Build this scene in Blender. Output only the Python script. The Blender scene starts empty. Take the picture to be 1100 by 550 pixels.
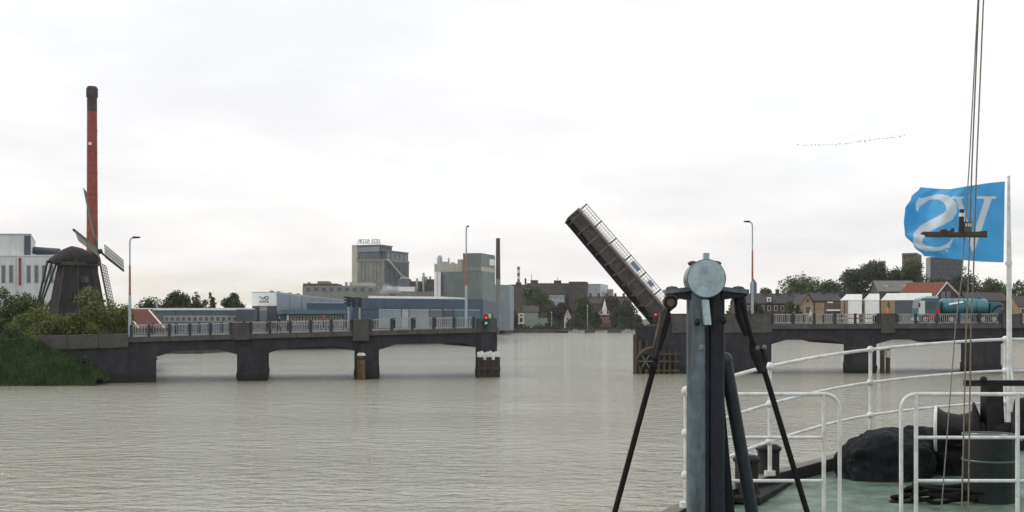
import bpy, bmesh, math, random
from mathutils import Vector, Matrix
R = math.radians
random.seed(7)
scene = bpy.context.scene
COL = scene.collection

# ------------------------------------------------------------------ camera
F = 1300.0          # focal length in photograph pixels (1100 wide)
CX, HY, H = 550.0, 342.0, 6.0
cam = bpy.data.cameras.new('camera')
cam.sensor_width = 36.0
cam.lens = 36.0 * F / 1100.0
cam.shift_y = (HY - 275.0) / 1100.0
cam.clip_start = 0.1
cam.clip_end = 12000
camo = bpy.data.objects.new('camera', cam)
COL.objects.link(camo)
camo.location = (0, 0, H)
camo.rotation_euler = (R(90), 0, 0)
scene.camera = camo

# ------------------------------------------------------------------ sky, sun, exposure
SUN_EL, SUN_AZ = 44.0, 288.0       # azimuth clockwise from +Y: to the left and a little ahead
world = bpy.data.worlds.new('World')
scene.world = world
world.use_nodes = True
nt = world.node_tree
nt.nodes.clear()
N = nt.nodes.new
out = N('ShaderNodeOutputWorld')
bg = N('ShaderNodeBackground')
bg.inputs['Strength'].default_value = 0.1
nt.links.new(bg.outputs[0], out.inputs[0])
sky = N('ShaderNodeTexSky')
sky.sky_type = 'NISHITA'
sky.sun_disc = False
sky.sun_elevation = R(SUN_EL)
sky.sun_rotation = R(SUN_AZ)
sky.air_density = 1.0
sky.dust_density = 3.0
tc = N('ShaderNodeTexCoord')
sep = N('ShaderNodeSeparateXYZ')
nt.links.new(tc.outputs['Generated'], sep.inputs[0])
def wmath(op, a, b=None, c=None):
    n = N('ShaderNodeMath')
    n.operation = op
    for i, v in enumerate((a, b, c)):
        if v is None: continue
        if isinstance(v, (int, float)): n.inputs[i].default_value = v
        else: nt.links.new(v, n.inputs[i])
    return n.outputs[0]
zc = wmath('MAXIMUM', sep.outputs['Z'], 0.0)
den = wmath('ADD', zc, 0.16)
cxn = wmath('DIVIDE', sep.outputs['X'], den)
cyn = wmath('DIVIDE', sep.outputs['Y'], den)
comb = N('ShaderNodeCombineXYZ')
nt.links.new(cxn, comb.inputs[0]); nt.links.new(cyn, comb.inputs[1])
comb.inputs[2].default_value = 3.7
def wnoise(scale, detail, rough=0.55):
    n = N('ShaderNodeTexNoise')
    n.inputs['Scale'].default_value = scale
    n.inputs['Detail'].default_value = detail
    n.inputs['Roughness'].default_value = rough
    nt.links.new(comb.outputs[0], n.inputs['Vector'])
    return n.outputs['Fac']
def wramp(src, stops):
    n = N('ShaderNodeValToRGB')
    while len(n.color_ramp.elements) < len(stops): n.color_ramp.elements.new(0.5)
    for e, (p, c) in zip(n.color_ramp.elements, stops):
        e.position = p
        e.color = (c[0], c[1], c[2], 1)
    nt.links.new(src, n.inputs[0])
    return n.outputs[0]
def wmix(mode, fac, a, b):
    n = N('ShaderNodeMix')
    n.data_type = 'RGBA'
    n.blend_type = mode
    if isinstance(fac, (int, float)): n.inputs[0].default_value = fac
    else: nt.links.new(fac, n.inputs[0])
    for s, v in ((n.inputs[6], a), (n.inputs[7], b)):
        if isinstance(v, tuple): s.default_value = (*v, 1)
        else: nt.links.new(v, s)
    return n.outputs[2]
# overcast cloud sheet: pale cream near the horizon, white higher up, faint grey undersides
grad = wramp(zc, [(0.0, (0.80, 0.778, 0.747)), (0.06, (0.815, 0.80, 0.785)), (0.16, (0.845, 0.845, 0.85)), (0.3, (0.87, 0.88, 0.895))])
shade = wramp(wnoise(1.15, 6), [(0.34, (0.89, 0.895, 0.915)), (0.62, (1.05, 1.05, 1.045))])
cloud = wmix('MULTIPLY', 1.0, grad, shade)
cloud10 = wmix('MULTIPLY', 1.0, cloud, (10.0, 10.0, 10.0))
gap = wramp(wnoise(0.62, 5), [(0.54, (0, 0, 0)), (0.66, (0.42, 0.42, 0.42))])
blue = wmix('MULTIPLY', 1.0, sky.outputs[0], (2.2, 2.15, 2.05))
final = wmix('MIX', gap, cloud10, blue)
nt.links.new(final, bg.inputs['Color'])

sun = bpy.data.lights.new('sun', 'SUN')
sun.energy = 0.9
sun.angle = R(14)
sun.color = (1.0, 0.95, 0.87)
suno = bpy.data.objects.new('sun', sun)
COL.objects.link(suno)
sd = Vector((math.sin(R(SUN_AZ)) * math.cos(R(SUN_EL)), math.cos(R(SUN_AZ)) * math.cos(R(SUN_EL)), math.sin(R(SUN_EL))))
suno.rotation_euler = sd.to_track_quat('Z', 'Y').to_euler()
suno.location = (-60, -60, 90)

vs = scene.view_settings
vs.view_transform = 'Standard'
vs.look = 'None'
vs.exposure = 0.3
vs.gamma = 1.0
vs.use_curve_mapping = False

# ------------------------------------------------------------------ helpers
def P(px, py, D):
    """a point of the place seen at photograph pixel px,py when it stands D metres off"""
    return Vector(((px - CX) / F * D, D, H - (py - HY) / F * D))
def PX(px, D): return (px - CX) / F * D
def PZ(py, D): return H - (py - HY) / F * D

class MB:
    def __init__(s): s.v = []; s.f = []; s.sm = []
    def add(s, vs_, fs, smooth=False):
        o = len(s.v)
        s.v += [tuple(p) for p in vs_]
        s.f += [tuple(i + o for i in f) for f in fs]
        s.sm += [smooth] * len(fs)
        return s
    def box(s, a, b):
        x0, y0, z0 = a; x1, y1, z1 = b
        return s.hexa([(x0,y0,z0),(x1,y0,z0),(x1,y1,z0),(x0,y1,z0)], [(x0,y0,z1),(x1,y0,z1),(x1,y1,z1),(x0,y1,z1)])
    def hexa(s, lo, hi):
        return s.add(list(lo) + list(hi), [(3,2,1,0),(4,5,6,7),(0,1,5,4),(1,2,6,5),(2,3,7,6),(3,0,4,7)])
    def obox(s, o, ax, ay, az):
        o = Vector(o); ax = Vector(ax); ay = Vector(ay); az = Vector(az)
        return s.hexa([o, o+ax, o+ax+ay, o+ay], [o+az, o+ax+az, o+ax+ay+az, o+ay+az])
    def prism(s, poly, d):
        """polygon (list of 3D points) swept along vector d"""
        n = len(poly); d = Vector(d)
        poly = [Vector(p) for p in poly]
        vs_ = poly + [p + d for p in poly]
        fs = [tuple(range(n))[::-1], tuple(range(n, 2*n))]
        for i in range(n): fs.append((i, (i+1) % n, n + (i+1) % n, n + i))
        return s.add(vs_, fs)
    def bar(s, a, b, w, h=None, up=(0,0,1)):
        a = Vector(a); b = Vector(b); h = h or w
        d = (b - a).normalized(); up = Vector(up)
        if abs(d.dot(up)) > 0.97: up = Vector((0,1,0))
        x = d.cross(up).normalized(); y = x.cross(d).normalized()
        c = [(-w/2,-h/2),(w/2,-h/2),(w/2,h/2),(-w/2,h/2)]
        return s.hexa([a + x*i + y*j for i, j in c], [b + x*i + y*j for i, j in c])
    def tube(s, pts, r, n=10, cap=True, smooth=True):
        pts = [Vector(p) for p in pts]
        rs = r if isinstance(r, (list, tuple)) else [r] * len(pts)
        rings = []; px = None
        for i, p in enumerate(pts):
            d = (pts[min(i+1, len(pts)-1)] - pts[max(i-1, 0)])
            d = d.normalized() if d.length > 1e-9 else Vector((0,0,1))
            if px is None:
                up = Vector((0,0,1)) if abs(d.z) < 0.9 else Vector((0,1,0))
                px = d.cross(up).normalized()
            else:
                px = (px - d * px.dot(d)).normalized()
            py = px.cross(d)
            rings.append([p + (px*math.cos(2*math.pi*k/n) + py*math.sin(2*math.pi*k/n)) * rs[i] for k in range(n)])
        vs_ = [q for rg in rings for q in rg]; fs = []
        for i in range(len(pts)-1):
            for k in range(n):
                fs.append((i*n+k, i*n+(k+1)%n, (i+1)*n+(k+1)%n, (i+1)*n+k))
        s.add(vs_, fs, smooth)
        if cap:
            s.add(rings[0], [tuple(range(n))[::-1]]); s.add(rings[-1], [tuple(range(n))])
        return s
    def ball(s, c, r, n=8, sq=(1,1,1)):
        c = Vector(c); vs_ = []; fs = []
        m = max(4, n//2)
        for i in range(m+1):
            t = math.pi * i / m
            for k in range(n):
                a = 2*math.pi*k/n
                vs_.append(c + Vector((r*sq[0]*math.sin(t)*math.cos(a), r*sq[1]*math.sin(t)*math.sin(a), r*sq[2]*math.cos(t))))
        for i in range(m):
            for k in range(n):
                fs.append((i*n+k, (i+1)*n+k, (i+1)*n+(k+1)%n, i*n+(k+1)%n))
        return s.add(vs_, fs, True)
    def mesh(s, name):
        m = bpy.data.meshes.new(name)
        m.from_pydata(s.v, [], s.f)
        m.polygons.foreach_set('use_smooth', s.sm)
        bm = bmesh.new(); bm.from_mesh(m)
        bmesh.ops.recalc_face_normals(bm, faces=bm.faces)
        bm.to_mesh(m); bm.free()
        return m
    def build(s, name, mat, parent=None, bevel=0):
        m = s.mesh(name)
        m.materials.append(mat)
        o = bpy.data.objects.new(name, m)
        COL.objects.link(o)
        if parent: adopt(o, parent)
        if bevel:
            b = o.modifiers.new('bevel', 'BEVEL'); b.width = bevel; b.segments = 2; b.limit_method = 'ANGLE'
        return o

WORLD = {}
def adopt(o, parent):
    o.parent = parent
    base = WORLD.get(parent.name, Matrix())
    o.matrix_parent_inverse = base.inverted()
    WORLD[o.name] = Matrix()
def tag(o, label, cat, group=None):
    o['label'] = label; o['category'] = cat
    if group: o['group'] = group
    return o
def thing(name, label, cat, loc, group=None):
    o = bpy.data.objects.new(name, None)
    COL.objects.link(o)
    o.location = loc
    o.empty_display_size = 0.3
    WORLD[o.name] = Matrix.Translation(Vector(loc))
    return tag(o, label, cat, group)
def struct(o):
    o['kind'] = 'structure'
    return o

# ------------------------------------------------------------------ materials
def mat(name, col, rough=0.8, var=0.12, scale=1.0, metal=0.0, bump=0.0, stain=None, streak=False, spec=0.35, coords=(1,1,1), island=0.0, trans=0.0, sscale=1.0, tide=False):
    m = bpy.data.materials.new(name); m.use_nodes = True
    t = m.node_tree; b = t.nodes['Principled BSDF']
    b.inputs['Roughness'].default_value = rough
    b.inputs['Metallic'].default_value = metal
    b.inputs['Specular IOR Level'].default_value = spec
    geo = t.nodes.new('ShaderNodeNewGeometry')
    mp = t.nodes.new('ShaderNodeMapping')
    mp.inputs['Scale'].default_value = coords
    t.links.new(geo.outputs['Position'], mp.inputs['Vector'])
    n = t.nodes.new('ShaderNodeTexNoise')
    n.inputs['Scale'].default_value = scale; n.inputs['Detail'].default_value = 7; n.inputs['Roughness'].default_value = 0.62
    t.links.new(mp.outputs[0], n.inputs['Vector'])
    r = t.nodes.new('ShaderNodeValToRGB')
    lo = tuple(max(0, c*(1-var*2)) for c in col); hi = tuple(min(1, c*(1+var*2)) for c in col)
    r.color_ramp.elements[0].position = 0.25; r.color_ramp.elements[0].color = (*lo, 1)
    r.color_ramp.elements[1].position = 0.75; r.color_ramp.elements[1].color = (*hi, 1)
    t.links.new(n.outputs['Fac'], r.inputs[0])
    c = r.outputs[0]
    def mix(mode, fac, a, bb):
        x = t.nodes.new('ShaderNodeMix'); x.data_type = 'RGBA'; x.blend_type = mode
        if isinstance(fac, float): x.inputs[0].default_value = fac
        else: t.links.new(fac, x.inputs[0])
        t.links.new(a, x.inputs[6])
        if isinstance(bb, tuple): x.inputs[7].default_value = (*bb, 1)
        else: t.links.new(bb, x.inputs[7])
        return x.outputs[2]
    if stain:
        n2 = t.nodes.new('ShaderNodeTexNoise')
        n2.inputs['Scale'].default_value = 0.9*sscale; n2.inputs['Detail'].default_value = 6; n2.inputs['Roughness'].default_value = 0.7
        mp2 = t.nodes.new('ShaderNodeMapping')
        mp2.inputs['Scale'].default_value = (1.6, 1.6, 0.22) if streak else (1, 1, 1)
        t.links.new(geo.outputs['Position'], mp2.inputs['Vector']); t.links.new(mp2.outputs[0], n2.inputs['Vector'])
        r2 = t.nodes.new('ShaderNodeValToRGB')
        r2.color_ramp.elements[0].position = 0.46; r2.color_ramp.elements[0].color = (0,0,0,1)
        r2.color_ramp.elements[1].position = 0.68; r2.color_ramp.elements[1].color = (0.8,0.8,0.8,1)
        t.links.new(n2.outputs['Fac'], r2.inputs[0])
        c = mix('MIX', r2.outputs[0], c, tuple(stain))
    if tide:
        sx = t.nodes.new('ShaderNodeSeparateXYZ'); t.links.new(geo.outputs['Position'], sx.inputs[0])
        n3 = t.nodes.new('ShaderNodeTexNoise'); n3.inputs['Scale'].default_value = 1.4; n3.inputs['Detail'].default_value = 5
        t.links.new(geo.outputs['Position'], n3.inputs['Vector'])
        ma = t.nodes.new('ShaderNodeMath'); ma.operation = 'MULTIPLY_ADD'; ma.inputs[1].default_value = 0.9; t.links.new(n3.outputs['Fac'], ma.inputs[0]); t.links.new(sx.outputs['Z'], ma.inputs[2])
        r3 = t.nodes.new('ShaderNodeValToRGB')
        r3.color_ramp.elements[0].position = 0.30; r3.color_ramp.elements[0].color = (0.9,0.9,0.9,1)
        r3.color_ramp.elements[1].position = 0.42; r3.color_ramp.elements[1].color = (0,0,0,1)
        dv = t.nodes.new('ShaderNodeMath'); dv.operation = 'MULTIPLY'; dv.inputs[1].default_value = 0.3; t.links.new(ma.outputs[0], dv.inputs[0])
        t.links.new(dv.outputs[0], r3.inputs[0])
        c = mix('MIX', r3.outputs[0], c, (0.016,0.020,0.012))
    if island:
        hs = t.nodes.new('ShaderNodeValToRGB')
        hs.color_ramp.elements[0].color = (1-island, 1-island*1.0, 1-island*0.7, 1)
        hs.color_ramp.elements[1].color = (1+island*1.4, 1+island, 1, 1)
        t.links.new(geo.outputs['Random Per Island'], hs.inputs[0])
        c = mix('MULTIPLY', 1.0, c, hs.outputs[0])
    t.links.new(c, b.inputs['Base Color'])
    if bump:
        bp = t.nodes.new('ShaderNodeBump'); bp.inputs['Strength'].default_value = 0.6; bp.inputs['Distance'].default_value = bump
        t.links.new(n.outputs['Fac'], bp.inputs['Height']); t.links.new(bp.outputs[0], b.inputs['Normal'])
    if trans:
        tr = t.nodes.new('ShaderNodeBsdfTranslucent'); t.links.new(c, tr.inputs['Color'])
        ms = t.nodes.new('ShaderNodeMixShader'); ms.inputs[0].default_value = trans
        o = t.nodes['Material Output']
        t.links.new(b.outputs[0], ms.inputs[1]); t.links.new(tr.outputs[0], ms.inputs[2]); t.links.new(ms.outputs[0], o.inputs[0])
    return m
def emit(name, col, s):
    m = bpy.data.materials.new(name); m.use_nodes = True
    b = m.node_tree.nodes['Principled BSDF']
    b.inputs['Base Color'].default_value = (*[c*0.5 for c in col], 1)
    b.inputs['Emission Color'].default_value = (*col, 1); b.inputs['Emission Strength'].default_value = s
    return m

M = {}
M['conc'] = mat('weathered_concrete', (0.084,0.080,0.074), 0.9, 0.2, 1.3, bump=0.01, stain=(0.05,0.047,0.047), streak=True, sscale=2.0)
M['conc_light'] = mat('pale_concrete', (0.070,0.067,0.061), 0.9, 0.2, 1.6, bump=0.01, stain=(0.065,0.06,0.055), streak=True, sscale=2.0)
M['conc_dark'] = mat('dark_shaded_concrete', (0.032,0.031,0.037), 0.85, 0.25, 0.9, bump=0.01, stain=(0.02,0.02,0.026), streak=True, sscale=1.8, tide=True)  # shade under the deck overhang put into the colour; tide mark is real
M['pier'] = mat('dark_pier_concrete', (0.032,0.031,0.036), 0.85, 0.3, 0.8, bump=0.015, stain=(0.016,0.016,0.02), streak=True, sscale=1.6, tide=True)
M['asphalt'] = mat('asphalt', (0.06,0.06,0.062), 0.9, 0.15, 3.0)
M['white_paint'] = mat('white_rail_paint', (0.34,0.34,0.32), 0.5, 0.08, 2.0, stain=(0.26,0.24,0.20))
M['blue_post'] = mat('dark_blue_post', (0.022,0.027,0.038), 0.5, 0.12, 2.0)
M['galv'] = mat('galvanised_steel', (0.36,0.40,0.43), 0.5, 0.1, 2.0, metal=0.3)
M['rustpole'] = mat('rust_primer', (0.30,0.15,0.09), 0.8, 0.2, 3.0)
M['black'] = mat('black_paint', (0.02,0.02,0.023), 0.45, 0.2, 3.0)
M['leaf_steel'] = mat('dark_bridge_steel', (0.048,0.043,0.044), 0.6, 0.35, 1.6, stain=(0.10,0.078,0.065), sscale=1.4)
M['leaf_deck'] = mat('worn_deck_steel', (0.16,0.145,0.13), 0.7, 0.2, 2.0)
M['rail_dark'] = mat('grey_rail', (0.17,0.165,0.155), 0.6, 0.15, 2.0)
M['rail_pale'] = mat('pale_rail', (0.34,0.33,0.31), 0.6, 0.12, 2.0)
M['signblue'] = mat('blue_sign', (0.17,0.23,0.31), 0.5, 0.05, 2.0)
M['timber'] = mat('fender_timber', (0.08,0.058,0.038), 0.9, 0.3, 2.5, bump=0.02, coords=(1,1,0.2))
M['timber_wet'] = mat('wet_timber', (0.045,0.035,0.030), 0.8, 0.3, 2.5, bump=0.02, coords=(1,1,0.2))
M['ochre'] = mat('rusty_ochre_plate', (0.12,0.075,0.038), 0.85, 0.35, 1.6, stain=(0.06,0.03,0.02), streak=True)
M['gullwhite'] = mat('bird_limed_white', (0.66,0.66,0.63), 0.9, 0.2, 4.0, stain=(0.3,0.28,0.25))
M['glass'] = mat('dark_glass', (0.035,0.042,0.05), 0.12, 0.1, 1.0, spec=0.6)
M['glass_grey'] = mat('grey_glass', (0.10,0.115,0.125), 0.25, 0.1, 1.0, spec=0.6)
M['frame'] = mat('white_window_frame', (0.66,0.66,0.63), 0.6, 0.06, 2.0)
M['whitewall'] = mat('white_cladding', (0.60,0.62,0.62), 0.7, 0.06, 0.3, stain=(0.48,0.49,0.48), streak=True)
M['greywall'] = mat('blue_grey_cladding', (0.25,0.30,0.34), 0.7, 0.08, 0.3, stain=(0.20,0.24,0.27), streak=True)
M['bluewall'] = mat('blue_cladding', (0.055,0.088,0.125), 0.6, 0.1, 0.4, stain=(0.06,0.10,0.15), streak=True)
M['tealwall'] = mat('teal_cladding', (0.085,0.135,0.175), 0.6, 0.1, 0.4, stain=(0.08,0.13,0.17), streak=True)
M['darkwall'] = mat('dark_slate_cladding', (0.075,0.085,0.105), 0.7, 0.1, 0.4)
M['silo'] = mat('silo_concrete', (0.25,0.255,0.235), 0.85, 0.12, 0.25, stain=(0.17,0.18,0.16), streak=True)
M['silo_dark'] = mat('silo_slate_and_shade', (0.11,0.13,0.155), 0.8, 0.12, 0.25, stain=(0.08,0.10,0.12), streak=True)  # also on the silo's right faces, as their shade in colour
M['greenwall'] = mat('grey_green_cladding', (0.16,0.19,0.185), 0.75, 0.1, 0.25, stain=(0.12,0.145,0.14), streak=True)
M['greenwall2'] = mat('grey_green_lit_face_and_band', (0.20,0.235,0.225), 0.75, 0.1, 0.25, stain=(0.16,0.19,0.18), streak=True)  # lighter copy of the cladding: light on the side face put into colour
M['beige'] = mat('beige_cladding', (0.46,0.44,0.37), 0.8, 0.1, 0.3, stain=(0.36,0.33,0.27), streak=True)
M['brick_red'] = mat('red_brick', (0.27,0.062,0.04), 0.9, 0.2, 0.8, stain=(0.20,0.05,0.036), streak=True)
M['brick_brown'] = mat('brown_brick', (0.105,0.082,0.072), 0.9, 0.2, 0.5, stain=(0.075,0.06,0.055), streak=True)
M['brick_dark'] = mat('dark_brick', (0.07,0.055,0.052), 0.9, 0.2, 0.5)
M['brick_tan'] = mat('tan_brick', (0.30,0.21,0.13), 0.9, 0.15, 1.0, stain=(0.26,0.17,0.10))
M['roof_red'] = mat('red_tiles', (0.20,0.068,0.045), 0.85, 0.2, 1.5, stain=(0.17,0.07,0.05))
M['roof_maroon'] = mat('old_maroon_tiles', (0.125,0.042,0.034), 0.85, 0.25, 1.8, stain=(0.07,0.03,0.026), sscale=2.0)
M['roof_dark'] = mat('dark_tiles', (0.055,0.05,0.05), 0.85, 0.2, 1.2)
M['roof_grey'] = mat('grey_tiles', (0.15,0.15,0.145), 0.85, 0.15, 1.2)
M['roof_white'] = mat('white_roof_sheet', (0.82,0.82,0.80), 0.6, 0.05, 0.8, stain=(0.72,0.72,0.69))
M['thatch'] = mat('dark_weathered_boards', (0.030,0.025,0.024), 0.95, 0.25, 1.4, bump=0.03, coords=(1,1,0.4))
M['mill_wood'] = mat('mill_timber_green', (0.05,0.055,0.048), 0.8, 0.2, 1.5)
M['sail_wood'] = mat('grey_sail_lattice', (0.20,0.20,0.17), 0.85, 0.2, 1.5)
M['stucco_g'] = mat('pale_green_stucco', (0.25,0.29,0.23), 0.9, 0.08, 0.8)
M['cream'] = mat('cream_stucco', (0.62,0.58,0.47), 0.9, 0.08, 0.8)
M['land'] = mat('bank_ground', (0.075,0.085,0.05), 0.95, 0.3, 0.15, stain=(0.13,0.12,0.09))
M['quay'] = mat('quay_wall', (0.085,0.08,0.075), 0.9, 0.25, 0.6, bump=0.03, streak=True, stain=(0.05,0.05,0.05))
M['grass'] = mat('rough_grass', (0.052,0.095,0.036), 0.9, 0.3, 0.5, island=0.35, trans=0.25)
M['soil'] = mat('grassy_soil', (0.040,0.070,0.028), 0.95, 0.3, 0.8)
M['leafA'] = mat('leaves_mid', (0.066,0.10,0.040), 0.7, 0.3, 0.45, island=0.45, trans=0.3)
M['leafB'] = mat('leaves_dark', (0.037,0.060,0.031), 0.7, 0.3, 0.45, island=0.4, trans=0.25)
M['leafC'] = mat('leaves_yellowgreen', (0.12,0.155,0.055), 0.7, 0.3, 0.7, island=0.5, trans=0.35)
M['leafD'] = mat('leaves_purple', (0.050,0.036,0.036), 0.7, 0.3, 0.45, island=0.3, trans=0.2)
M['bark'] = mat('bark', (0.05,0.04,0.032), 0.95, 0.3, 2.0, bump=0.02, coords=(1,1,0.3))
M['teal'] = mat('teal_truck_paint', (0.03,0.12,0.15), 0.3, 0.08, 1.0, spec=0.5)
M['teal_light'] = mat('light_teal_tank', (0.055,0.18,0.21), 0.3, 0.1, 1.0, spec=0.5)
M['truck_white'] = mat('truck_white_paint', (0.66,0.70,0.68), 0.35, 0.05, 1.0)
M['red'] = mat('red_paint', (0.50,0.035,0.03), 0.5, 0.08, 2.0)
M['rubber'] = mat('tyre_rubber', (0.018,0.018,0.018), 0.9, 0.1, 4.0)
M['ship_white'] = mat('ship_rail_paint', (0.66,0.68,0.66), 0.4, 0.08, 9.0, stain=(0.46,0.42,0.35), sscale=9.0)
M['mast'] = mat('blue_grey_lit_mast_paint', (0.11,0.145,0.165), 0.36, 0.2, 9.0, stain=(0.042,0.028,0.021), streak=True, sscale=9.0, spec=0.4, bump=0.002)  # left post paler: the light along its side is put into the colour
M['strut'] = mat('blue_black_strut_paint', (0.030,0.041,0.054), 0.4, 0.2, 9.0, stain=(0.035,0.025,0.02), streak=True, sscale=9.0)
M['mast_dark'] = mat('dark_and_shaded_mast_paint', (0.014,0.019,0.029), 0.45, 0.2, 9.0, stain=(0.03,0.022,0.018), streak=True, sscale=10.0, spec=0.2)  # right post darker: the mast's shaded side is put into the colour
M['mast_cap'] = mat('lit_mast_paint', (0.37,0.455,0.49), 0.5, 0.10, 14.0, stain=(0.19,0.24,0.26), sscale=12.0)  # cap and bracket paler: the light they catch is put into the colour
M['mast_mid'] = mat('worn_mast_paint', (0.10,0.14,0.165), 0.45, 0.15, 14.0, stain=(0.06,0.06,0.06), sscale=12.0)
M['deck'] = mat('green_deck_paint', (0.115,0.17,0.13), 0.5, 0.3, 5.0, stain=(0.05,0.065,0.05), bump=0.004, sscale=4.5)
M['hull'] = mat('black_hull_paint', (0.014,0.014,0.016), 0.6, 0.2, 4.0, spec=0.2, stain=(0.04,0.03,0.024), sscale=4.0)
M['iron'] = mat('black_iron', (0.016,0.015,0.017), 0.6, 0.3, 6.0, bump=0.004, stain=(0.036,0.025,0.02), sscale=7.0, spec=0.2)
M['capgrey'] = mat('worn_grey_edge', (0.15,0.14,0.125), 0.7, 0.2, 5.0)
M['tarp'] = mat('black_tarpaulin', (0.012,0.013,0.015), 0.6, 0.3, 11.0, bump=0.04, spec=0.12, coords=(1,1,0.45))
M['drumtop'] = mat('drum_lid', (0.07,0.085,0.075), 0.5, 0.25, 9.0, stain=(0.05,0.035,0.025), sscale=8.0)
M['drumgreen'] = mat('dark_green_drum', (0.010,0.020,0.020), 0.45, 0.25, 6.0, spec=0.25, stain=(0.03,0.022,0.016), sscale=5.0)
M['hoopgreen'] = mat('highlit_green_hoop', (0.045,0.08,0.065), 0.35, 0.2, 6.0, spec=0.5)  # highlight on the hoops and rim painted in as a lighter green
M['wire'] = mat('tarred_wire', (0.014,0.013,0.013), 0.85, 0.2, 20.0, spec=0.15)
M['rope'] = mat('weathered_rope', (0.20,0.165,0.12), 0.9, 0.2, 30.0)
M['ropegrey'] = mat('grey_halyard', (0.19,0.185,0.165), 0.9, 0.2, 30.0)
M['brownrope'] = mat('brown_tackle', (0.10,0.075,0.052), 0.85, 0.3, 9.0, bump=0.004)
M['skin'] = mat('skin', (0.45,0.28,0.2), 0.7, 0.05, 5.0)
M['hair'] = mat('hair', (0.04,0.03,0.02), 0.8, 0.1, 5.0)
M['denim'] = mat('dark_trousers', (0.04,0.05,0.08), 0.9, 0.1, 5.0)
M['jacket_red'] = mat('red_jacket', (0.42,0.07,0.05), 0.9, 0.1, 5.0)
M['jacket_orange'] = mat('orange_jacket', (0.62,0.17,0.05), 0.9, 0.1, 5.0)
M['jacket_blue'] = mat('blue_jacket', (0.06,0.12,0.24), 0.9, 0.1, 5.0)
M['jacket_white'] = mat('white_shirt', (0.65,0.65,0.63), 0.9, 0.1, 5.0)
M['birdgrey'] = mat('bird_feathers', (0.10,0.10,0.11), 0.9, 0.1, 5.0)
M['lampred'] = emit('red_signal_lamp', (1.0, 0.03, 0.05), 0.8)
M['lampgreen'] = emit('green_signal_lamp', (0.05, 0.75, 0.45), 0.45)
M['boat'] = mat('white_boat', (0.42,0.42,0.40), 0.5, 0.08, 2.0)

def water_mat():
    m = bpy.data.materials.new('river_water'); m.use_nodes = True
    t = m.node_tree; b = t.nodes['Principled BSDF']
    b.inputs['Base Color'].default_value = (0.31,0.30,0.24,1)
    b.inputs['Roughness'].default_value = 0.09
    b.inputs['IOR'].default_value = 1.75
    geo = t.nodes.new('ShaderNodeNewGeometry')
    def noise(scale, sc, det, rough=0.55):
        mp = t.nodes.new('ShaderNodeMapping'); mp.inputs['Scale'].default_value = sc
        mp.inputs['Rotation'].default_value = (0,0,R(9))
        n = t.nodes.new('ShaderNodeTexNoise'); n.inputs['Scale'].default_value = scale; n.inputs['Detail'].default_value = det
        n.inputs['Roughness'].default_value = rough
        t.links.new(geo.outputs['Position'], mp.inputs[0]); t.links.new(mp.outputs[0], n.inputs['Vector'])
        return n.outputs['Fac']
    b1 = t.nodes.new('ShaderNodeBump'); b1.inputs['Strength'].default_value = 1.0; b1.inputs['Distance'].default_value = 0.28
    b2 = t.nodes.new('ShaderNodeBump'); b2.inputs['Strength'].default_value = 1.0; b2.inputs['Distance'].default_value = 0.55
    t.links.new(noise(0.42, (0.9,1.25,1), 4), b1.inputs['Height'])
    t.links.new(noise(1.15, (0.85,1.3,1), 4, 0.62), b2.inputs['Height'])
    pn = noise(0.035, (0.6,1.6,1), 3)      # wind patches: calmer and rougher water
    rp = t.nodes.new('ShaderNodeMapRange'); rp.inputs[1].default_value = 0.35; rp.inputs[2].default_value = 0.65; rp.inputs[3].default_value = 0.45; rp.inputs[4].default_value = 1.0
    t.links.new(pn, rp.inputs[0]); t.links.new(rp.outputs[0], b2.inputs['Strength'])
    t.links.new(b1.outputs[0], b2.inputs['Normal']); t.links.new(b2.outputs[0], b.inputs['Normal'])
    return m
M['water'] = water_mat()

# ------------------------------------------------------------------ setting: water and land
w = MB(); w.add([(-5000,-300,0),(5000,-300,0),(5000,5000,0),(-5000,5000,0)], [(0,1,2,3)])
struct(w.build('river_water', M['water']))

shore = [(-3000,160),(-90,126),(-52,112.6),(-38,114),(-35.5,117),(-46,150),(-63,206),(-53,206),(-50.5,226),(-34.5,300),(-18,395),(-4.5,482),(2,503),(30,505),
         (62,503),(74,450),(78,372),(92,356),(112,350),(150,346),(175,338),(185,250),(120,160),(104,128),(112,90),(400,60),(3000,40)]
land = MB()
top = [(x, y, 1.5) for x, y in shore]; bot = [(x, y, -1.5) for x, y in shore]
poly = top + [(3000,5500,1.5),(-3000,5500,1.5)]
land.add(poly, [tuple(range(len(poly)))])
lo = struct(land.build('bank_ground', M['land']))
qw = MB()
for i in range(len(shore)-1):
    a, b = Vector((*shore[i], 0)), Vector((*shore[i+1], 0))
    n = (b-a).cross(Vector((0,0,1))).normalized() * 0.12
    qw.add([a+n+Vector((0,0,-1.5)), b+n+Vector((0,0,-1.5)), b+n+Vector((0,0,1.53)), a+n+Vector((0,0,1.53))], [(0,1,2,3)])
    qw.add([a+n+Vector((0,0,1.53)), b+n+Vector((0,0,1.53)), b-n*3+Vector((0,0,1.53)), a-n*3+Vector((0,0,1.53))], [(0,1,2,3)])
struct(qw.build('quay_edge', M['quay']))

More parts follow.
